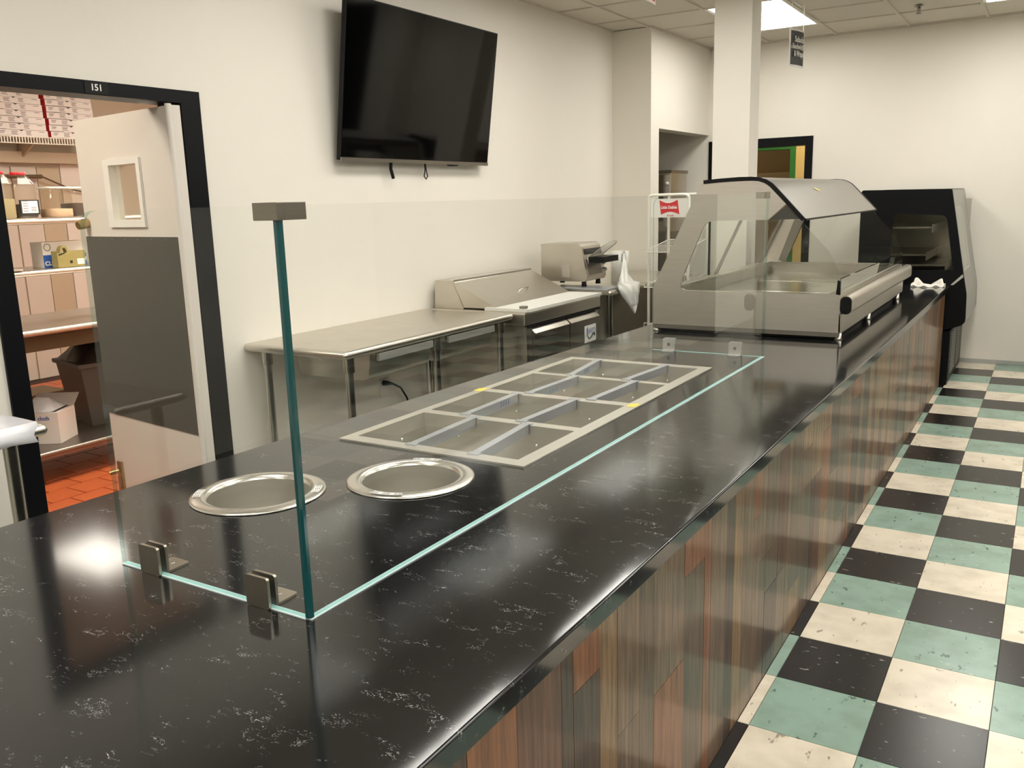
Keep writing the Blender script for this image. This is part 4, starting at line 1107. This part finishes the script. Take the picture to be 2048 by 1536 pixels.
# ---- white wire rack with a header sign
RY = 3.60
wr = thing('wire_rack', 'white wire snack rack with a red logo header between the table and deli case', 'rack', (-1.68, 3.78, 0))
def rackpost(y): 
    return MB().tube([(-1.828, y, .0), (-1.828, y, 1.525), (-1.82, y, 1.541), (-1.80, y, 1.549), (-1.56, y, 1.549), (-1.538, y, 1.541), (-1.53, y, 1.525), (-1.53, y, .0)], .0105, 10)
make(rackpost(RY), 'frame', 'enamel', wr)
make(rackpost(RY + .38), 'frame', 'enamel', wr)
hd = make(MB().box(-1.815, -1.535, RY + .002, RY + .010, 1.392, 1.522), 'header_panel', 'white', wr)
lg = []
for k in range(9): u = k / 8; lg.append((-1.752 + .135 * u + .002, 1.513 - .022 * math.sin(math.pi * u)))
lg2 = [(x + .012 if i < 4 else x + .014, 1.412 + .020 * math.sin(math.pi * i / 8)) for i, (x, z) in enumerate(lg)]
logo = make(MB().plate(lg2 + lg[::-1], [], 'y', RY + .0005, RY + .002), 'logo', 'redprint', hd)
text('lettering', 'Little Debbie', .03, (-1.678, RY - .0005, 1.461), (1, 0, 0), (0, 0, 1), 'whiteprint', hd, width=.118, bold=.0006)
text('lettering', 'SNACKS', .014, (-1.668, RY + .001, 1.405), (1, 0, 0), (0, 0, 1), 'redprint', hd, width=.05)
for z in (.35, .62, .92, 1.17):
    b = MB(); 
    A0, B0 = (-1.82, RY + .01, z + .05), (-1.54, RY + .01, z + .05)
    n = 14
    for k in range(n + 1):
        x = -1.82 + .28 * k / n; b.tube([(x, RY - .10, z - .015), (x, RY + .37, z + .05)], .0022, 5)
    b.tube([(-1.82, RY - .10, z - .015), (-1.54, RY - .10, z - .015)], .0038, 6); b.tube([(-1.82, RY + .37, z + .05), (-1.54, RY + .37, z + .05)], .0038, 6)
    b.tube([(-1.82, RY - .10, z - .015), (-1.82, RY - .10, z + .03), (-1.54, RY - .10, z + .03), (-1.54, RY - .10, z - .015)], .003, 6)
    for x in (-1.825, -1.533): b.tube([(x, RY, z), (x, RY + .38, z + .05)], .0038, 6)
    make(b, 'wire_shelf', 'enamel', wr)

# ---- oven stack in the alcove
ov = thing('alcove_oven', 'tall dark steel oven cabinet standing in the shadowed alcove', 'oven', (-2.8, 5.9, 0))
make(MB().box(-3.5, -2.55, 5.75, 6.30, .10, 1.20, bev=.006), 'lower_cabinet', 'steeldark', ov)
make(MB().box(-3.4, -2.545, 5.85, 6.28, 1.20, 1.775, bev=.006), 'upper_cabinet', 'steel', ov)
make(MB().box(-3.42, -2.535, 5.84, 6.29, 1.755, 1.785), 'top_cap', 'steeldark', ov)
make(MB().box(-3.38, -2.62, 5.845, 5.8495, 1.30, 1.74), 'glass_door', 'glasssmoke', ov)
make(MB().box(-2.60, -2.555, 5.843, 5.8495, 1.25, 1.74), 'control_strip', 'silver', ov)
make(MB().lathe([(0, .0), (.016, 0), (.016, .02), (0, .02)], (0, 0, 0), 16).xf(Matrix.Translation((-2.578, 5.843, 1.66)) @ Matrix.Rotation(math.radians(90), 4, 'X')), 'knob', 'white', ov)
make(MB().box(-3.3, -2.62, 5.7405, 5.7495, .30, 1.12), 'oven_door', 'blackgloss', ov)
make(MB().tube([(-3.2, 5.70, 1.05), (-2.7, 5.70, 1.05)], .014, 10).tube([(-3.15, 5.70, 1.05), (-3.15, 5.745, 1.05)], .01, 8).tube([(-2.75, 5.70, 1.05), (-2.75, 5.745, 1.05)], .01, 8), 'door_handle', 'steelbright', ov)
for (x, y) in ((-3.4, 5.82), (-2.62, 5.82), (-3.4, 6.24), (-2.62, 6.24)): make(MB().tube([(x, y, 0), (x, y, .10)], .022, 10), 'leg', 'steeldark', ov)

# ---- left foreground table with plastic film
lt_ = thing('film_covered_table', 'steel table at the left picture edge with a sheet of plastic film on it', 'table', (-2.4, -1.5, 0))
make(rolled(-2.728, -2.050, -2.3, -.792, .88), 'table_top', 'steel', lt_)
for (x, y) in ((-2.10, -.90), (-2.62, -.88), (-2.10, -2.2), (-2.62, -2.2)): make(MB().tube([(x, y, 0), (x, y, .85)], .021, 12), 'leg', 'steelbright', lt_)
make(MB().box(-2.66, -2.08, -2.24, -.86, .22, .25), 'undershelf', 'steel', lt_)
b = MB(); vs = []; fs = []; n = 14
cx_ = [(-2.72 + .07 * i, .883) for i in range(10)] + [(-2.074, .8835), (-2.0565, .8795), (-2.0475, .868), (-2.0462, .855), (-2.0458, .838)]
for i, (x, z0) in enumerate(cx_):
    for j in range(n + 1):
        u, v = i / n, j / n
        yy = -2.0 + (1.195 - .085 * max(0, u - .5) * (1 + .3 * math.sin(u * 23))) * v
        z = z0 + (.003 * (1 + math.sin(u * 9 + v * 14)) + .0025 * (1 + math.sin(v * 31)) if i < 11 else 0)
        if i == 14: z -= .006 * math.sin(v * 40) + .004 * math.sin(v * 90)
        vs.append((x, yy, z))
for i in range(n):
    for j in range(n):
        a = i * (n + 1) + j; fs.append((a, a + n + 1, a + n + 2, a + 1))
b.add(vs, fs, 0, True)
o = make(b, 'plastic_film', 'film', cat='plastic film', label='crinkled translucent plastic film draped over the table at the left edge')
sm = o.modifiers.new('solidify', 'SOLIDIFY'); sm.thickness = .001

# ================================================================== KITCHEN CONTENTS
kt = thing('kitchen_table', 'steel kitchen work table with overshelves seen through the open door', 'table', (-4.6, .6, 0))
make(rolled(-4.95, -4.165, -.6, 1.7, .905), 'table_top', 'steel', kt)
make(MB().box(-4.93, -4.185, -.56, 1.66, .155, .20).tube([(-4.185, -.56, .185), (-4.185, 1.66, .185)], .016, 10), 'undershelf', 'steeldark', kt)
make(MB().box(-4.90, -4.25, -.5, 1.6, .77, .875), 'apron', 'brownbox', kt)
for z in (1.225, 1.515):
    b = MB().box(-4.72, -4.31, -.55, 1.65, z - .03, z); b.tube([(-4.31, -.55, z - .017), (-4.31, 1.65, z - .017)], .017, 12)
    make(b, 'overshelf', 'steel', kt)
for y in (-.5, 1.6):
    make(MB().tube([(-4.55, y, .90), (-4.55, y, 1.53)], .018, 10), 'shelf_post', 'steelbright', kt)
    for x in (-4.22, -4.88): make(MB().tube([(x, y, 0), (x, y, .88)], .02, 10), 'leg', 'steelbright', kt)
# jars on the top overshelf
def jar(x, y, z, r, hgt, sq, lidm, fillm, fill, name, label, neck=.55, lab=False, shoulder=.72):
    t = thing(name, label, 'jar', (x, y, z), group='plastic jars on the top shelf')
    body = [(.0, .001), (r * .95, .001), (r, .012), (r, hgt * shoulder), (r * .93, hgt * (shoulder + .04)), (r * neck, hgt * .93), (r * neck, hgt * .95)]
    make(MB().lathe(body, (x, y, z), 32, sq=sq), 'body', 'jarplastic', t)
    make(MB().lathe([(.0, hgt * .94), (r * neck * 1.1, hgt * .94), (r * neck * 1.12, hgt), (.0, hgt * 1.005)], (x, y, z), 32, sq=sq if sq and lidm == 'white' else None), 'lid', lidm, t)
    make(MB().lathe([(.0, .003), (r * .93, .003), (r * .965, .013), (r * .965, hgt * fill), (.0, hgt * fill + .004)], (x, y, z), 32, sq=sq), 'contents', fillm, t)
    if lab:
        make(MB().box(x + r * .9, x + r * 1.01, y - r * .72, y + r * .95, z + .02, z + hgt * .40), 'label_band', 'inkblack', t)
        q = make(MB().box(x + r * 1.012, x + r * 1.02, y - r * .58, y + r * .8, z + .03, z + hgt * .375), 'paper_label', 'paper', t)
        b = MB()
        for k in range(5): b.box(x + r * 1.0205, x + r * 1.022, y - r * .48, y - r * .05, z + .04 + k * .014, z + .044 + k * .014)
        for k in range(3): b.box(x + r * 1.0205, x + r * 1.022, y + r * .2, y + r * .65, z + .04 + k * .01, z + .044 + k * .01)
        make(b, 'print', 'ink', q)
    return t
jar(-4.47, .478, 1.516, .068, .265, 5, 'redlid', 'sand', .42, 'seasoning_jar', 'clear jar half full of tan seasoning under a red lid, leftmost on the top shelf', lab=False)
jar(-4.50, .622, 1.516, .068, .262, 5, 'redlid', 'spice', .30, 'seasoning_jar', 'clear red-lidded jar with a white printed label, second on the top shelf', lab=True)
jar(-4.47, .812, 1.516, .078, .178, 4, 'white', 'pinkspice', .28, 'storage_jar', 'squat white-lidded jar with pale contents right of the red-lidded jars', neck=.92, shoulder=.8)
jar(-4.52, .974, 1.516, .078, .178, 4, 'white', 'spice', .45, 'storage_jar', 'squat white-lidded jar with dark contents, rightmost on the top shelf', neck=.92, shoulder=.8)
# glove box and olive holder on the lower overshelf
t = thing('glove_box', 'white and blue cardboard glove box on the middle kitchen shelf', 'box', (-4.47, .78, 1.226))
make(MB().box(-4.53, -4.41, .655, .925, 1.226, 1.375), 'carton', 'paper', t)
make(MB().box(-4.4105, -4.409, .655, .925, 1.226, 1.300), 'blue_band', 'bluebox', t)
text('lettering', 'CLI', .034, (-4.4088, .685, 1.250), (0, 1, 0), (0, 0, 1), 'whiteprint', t, bold=.001)
text('lettering', 'O', .05, (-4.4088, .905, 1.265), (0, 1, 0), (0, 0, 1), 'whiteprint', t, bold=.001)
b = MB().tube([(-4.4085, .685 + .020 * math.cos(a * math.pi / 8), 1.345 + .020 * math.sin(a * math.pi / 8)) for a in range(16)], .002, 5, closed=True)
make(b, 'emblem', 'ink', t)
t = thing('label_holder', 'olive plastic dispenser standing before the white and blue glove box', 'dispenser', (-4.345, .78, 1.226))
make(MB().plate([(.69, 1.227), (.862, 1.227), (.866, 1.320), (.795, 1.320), (.70, 1.29), (.690, 1.322)], [], 'x', -4.385, -4.325), 'body', 'khaki', t)
make(MB().plate([(.745 + .028 * math.cos(math.pi * k / 10), 1.308 + .045 * math.sin(math.pi * k / 10)) for k in range(11)], [[(.745 + .016 * math.cos(math.pi * k / 10), 1.310 + .03 * math.sin(math.pi * k / 10)) for k in range(11)]], 'x', -4.375, -4.34), 'loop', 'khaki', t)
make(MB().box(-4.3248, -4.323, .81, .858, 1.238, 1.272), 'patch', 'sticker', t)
make(MB().box(-4.3248, -4.323, .765, .780, 1.248, 1.264), 'dot', 'inkblack', t)
# trays on the left of the shelf
make(MB().box(-4.70, -4.29, -.3, .46, 1.2262, 1.238, bev=.003), 'flat_tray', 'steel', cat='tray', label='flat steel tray lying on the middle shelf at the left jamb')
# bottom shelf: white carton with bag, grey bin
t = thing('cloth_carton', 'open white carton with a crumpled bag on the bottom kitchen shelf', 'carton', (-4.42, .53, .20))
ct_m = Matrix(((-.54, -.84, 0, -4.28), (.84, -.54, 0, .534), (0, 0, 1, .2), (0, 0, 0, 1)))
make(MB().box(0, .215, 0, .26, .001, .19).xf(ct_m), 'carton', 'paper', t)
make(MB().add([(.215, .0, .19), (.215, .26, .19), (.30, .26, .25), (.30, .0, .25)], [(0, 1, 2, 3), (0, 3, 2, 1)]).xf(ct_m), 'flap', 'paper', t)
make(MB().add([(.02, .02, .1905), (.20, .02, .1905), (.20, .10, .1905), (.02, .05, .1905)], [(0, 1, 2, 3)]).xf(ct_m), 'shadow_gap', 'inkblack', t)
b = MB(); vs = []; fs = []; n = 9
rb = random.Random(5)
for i in range(n + 1):
    for j in range(n + 1):
        u, v = i / n, j / n; hgt = math.sin(math.pi * u) * math.sin(math.pi * v)
        vs.append((.005 + .20 * u, .04 + .215 * v, .192 + .075 * hgt + rb.uniform(-.012, .012) * (hgt > .1)))
for i in range(n):
    for j in range(n): a = i * (n + 1) + j; fs.append((a, a + n + 1, a + n + 2, a + 1))
b.add(vs, fs, 0, True)
make(b.xf(ct_m), 'plastic_liner', 'film', t)
text('lettering', 'cloth', .034, ct_m @ Vector((-.0005, .085, .155)), (.84, .54, 0), (0, 0, 1), 'inkblue', t, bold=.0006)
b = MB()
for z, w_ in ((.02, .06), (.033, .075), (.065, .07), (.078, .05)): b.box(-.0012, -.0003, .13, .13 + w_, z, z + .007)
make(b.xf(ct_m), 'print', 'inkblue', t, kind='stuff')
bn = thing('waste_bin', 'grey plastic bin stuffed with dark bags at the back of the bottom shelf', 'bin', (-4.62, 1.08, .20))
bmx = Matrix.Translation((-4.62, 1.10, .201)) @ Matrix.Rotation(math.radians(-12), 4, 'Z')
def taper(z0, z1, a0, c0, a1, c1): return MB().add([(-a0, -c0, z0), (a0, -c0, z0), (a0, c0, z0), (-a0, c0, z0), (-a1, -c1, z1), (a1, -c1, z1), (a1, c1, z1), (-a1, c1, z1)],
    [(0, 3, 2, 1), (4, 5, 6, 7), (0, 1, 5, 4), (1, 2, 6, 5), (2, 3, 7, 6), (3, 0, 4, 7)])
make(taper(0, .40, .17, .19, .21, .235).xf(bmx), 'tub', 'bin', bn)
make(taper(.385, .41, .225, .25, .225, .25).xf(bmx), 'rim', 'bin', bn)
b = MB(); vs = []; fs = []; n = 10
for i in range(n + 1):
    for j in range(n + 1):
        u, v = i / n, j / n; hgt = (math.sin(math.pi * u) * math.sin(math.pi * v)) ** .6
        vs.append((-.20 + .40 * u, -.225 + .45 * v, .411 + (.10 + .06 * math.sin(v * 5)) * hgt + rb.uniform(-.02, .02) * (hgt > .2)))
for i in range(n):
    for j in range(n): a = i * (n + 1) + j; fs.append((a, a + n + 1, a + n + 2, a + 1))
make(b.add(vs, fs, 0, True).xf(bmx), 'bag_contents', 'darkbag', bn)
make(MB().box(-5.95, -5.62, 1.12, 1.42, .001, .24, bev=.004), 'brown_carton', 'brownbox', cat='carton', label='small brown carton on the red tile floor behind the kitchen table')
for lab, y0, y1 in (('warm kitchen ceiling light just inside the door, before the open leaf', -1.5, -.5), ('warm kitchen ceiling light just inside the door, behind the open leaf', .7, 2.1)):
    kl = thing('ceiling_light', lab, 'light', (-3.6, (y0 + y1) / 2, 2.75))
    make(MB().box(-3.95, -3.3, y0, y1, 2.72, 2.749), 'diffuser', 'kitchenlamp', kl)  # unseen lamps added to brighten the door leaf and the kitchen
kl = thing('ceiling_light', 'warm kitchen ceiling light above the wall behind the kitchen table', 'light', (-5.4, 2.9, 2.75))
make(MB().box(-6.0, -4.8, 2.6, 3.2, 2.72, 2.749), 'diffuser', 'kitchenlamp', kl)  # one more lamp added out of view to raise the kitchen brightness
# wire shelf with pizza boxes near the ceiling
ps = thing('wire_wall_shelf', 'white wire shelf on brackets high on the kitchen back wall', 'shelf', (-7.3, 2.2, 2.17))
SZ = 2.200
b = MB()
for z in (2.205, 2.150): b.tube([(-7.10, 1.2, z), (-7.10, 3.3, z)], .005, 6)
b.tube([(-7.46, 1.2, 2.205), (-7.46, 3.3, 2.205)], .005, 6)
make(b, 'rails', 'enamel', ps)
b = MB()
for k in range(80):
    y = 1.21 + k * .026; b.box(-7.104, -7.096, y - .004, y + .004, 2.150, 2.205); b.box(-7.46, -7.10, y - .003, y + .003, 2.202, 2.208)
make(b, 'wires', 'enamel', ps, kind='stuff')
for y in (1.5, 2.35, 3.1): make(MB().plate([(-7.46, 2.2), (-7.12, 2.2), (-7.46, 2.02)], [], 'y', y, y + .02), 'bracket', 'paneltan', ps)
BH, BW = .055, .45
def pizza_box(y0, z, lab, red):
    dx = rp.uniform(-.006, .006)
    t = thing('pizza_box', lab, 'box', (-7.30, y0 + BW / 2, z), group='pizza boxes on the wire shelf')
    x0, x1 = -7.46, -7.115 + dx
    make(MB().box(x0, x1, y0, y0 + BW, z + .001, z + BH - .0015), 'carton', 'paper', t)
    make(MB().box(x0, x1 - .001, y0 - .0016, y0 - .0002, z + .001, z + BH - .002), 'red_side', 'redprint', t)
    b = MB()
    for (ya, wd, rows) in ((.02, .05, 3), (.12, .06, 4), (.25, .05, 4), (.37, .05, 1)):
        for k in range(rows): b.box(x1 + .0002, x1 + .001, y0 + ya + .004 * (k % 2), y0 + ya + wd - .006 * (k % 3), z + .040 - k * .009, z + .044 - k * .009)
    make(b, 'print', 'ink', t, kind='stuff')
    make(MB().add([(x1 + .0012, y0 + .19, z + BH - .002), (x1 + .0012, y0 + .23, z + BH - .002), (x1 + .0012, y0 + .21, z + BH - .013)], [(0, 2, 1)]), 'tab_notch', 'inkblack', t)
    make(MB().box(x1 - .003, x1 + .0006, y0 + .0, y0 + .08 + rp.uniform(0, .2), z + .0005, z + .004), 'flap_gap', 'ink', t)
ordn = ['bottom', 'second from bottom', 'third from bottom', 'middle', 'third from top', 'second from top', 'top']
for k in range(7):
    z = 2.209 + k * BH
    pizza_box(2.00 + rp.uniform(-.004, .004) - .012 * k * .6, z, 'white pizza box, %s of the left stack on the wire shelf' % ordn[k], True)
    pizza_box(2.478 + rp.uniform(-.006, .006) - .012 * k * .4, z, 'white pizza box, %s of the right stack on the wire shelf' % ordn[k], True)

# light switch at the right of the far wall
t = thing('wall_plate', 'white cover plate low on the far wall at the right picture edge', 'outlet', (.49, YF - .004, .59))
make(MB().box(.455, .525, YF - .006, YF - .0005, .53, .645, bev=.002), 'cover', 'white', t)
make(MB().box(.475, .505, YF - .0075, YF - .006, .555, .62), 'socket', 'paper', t)
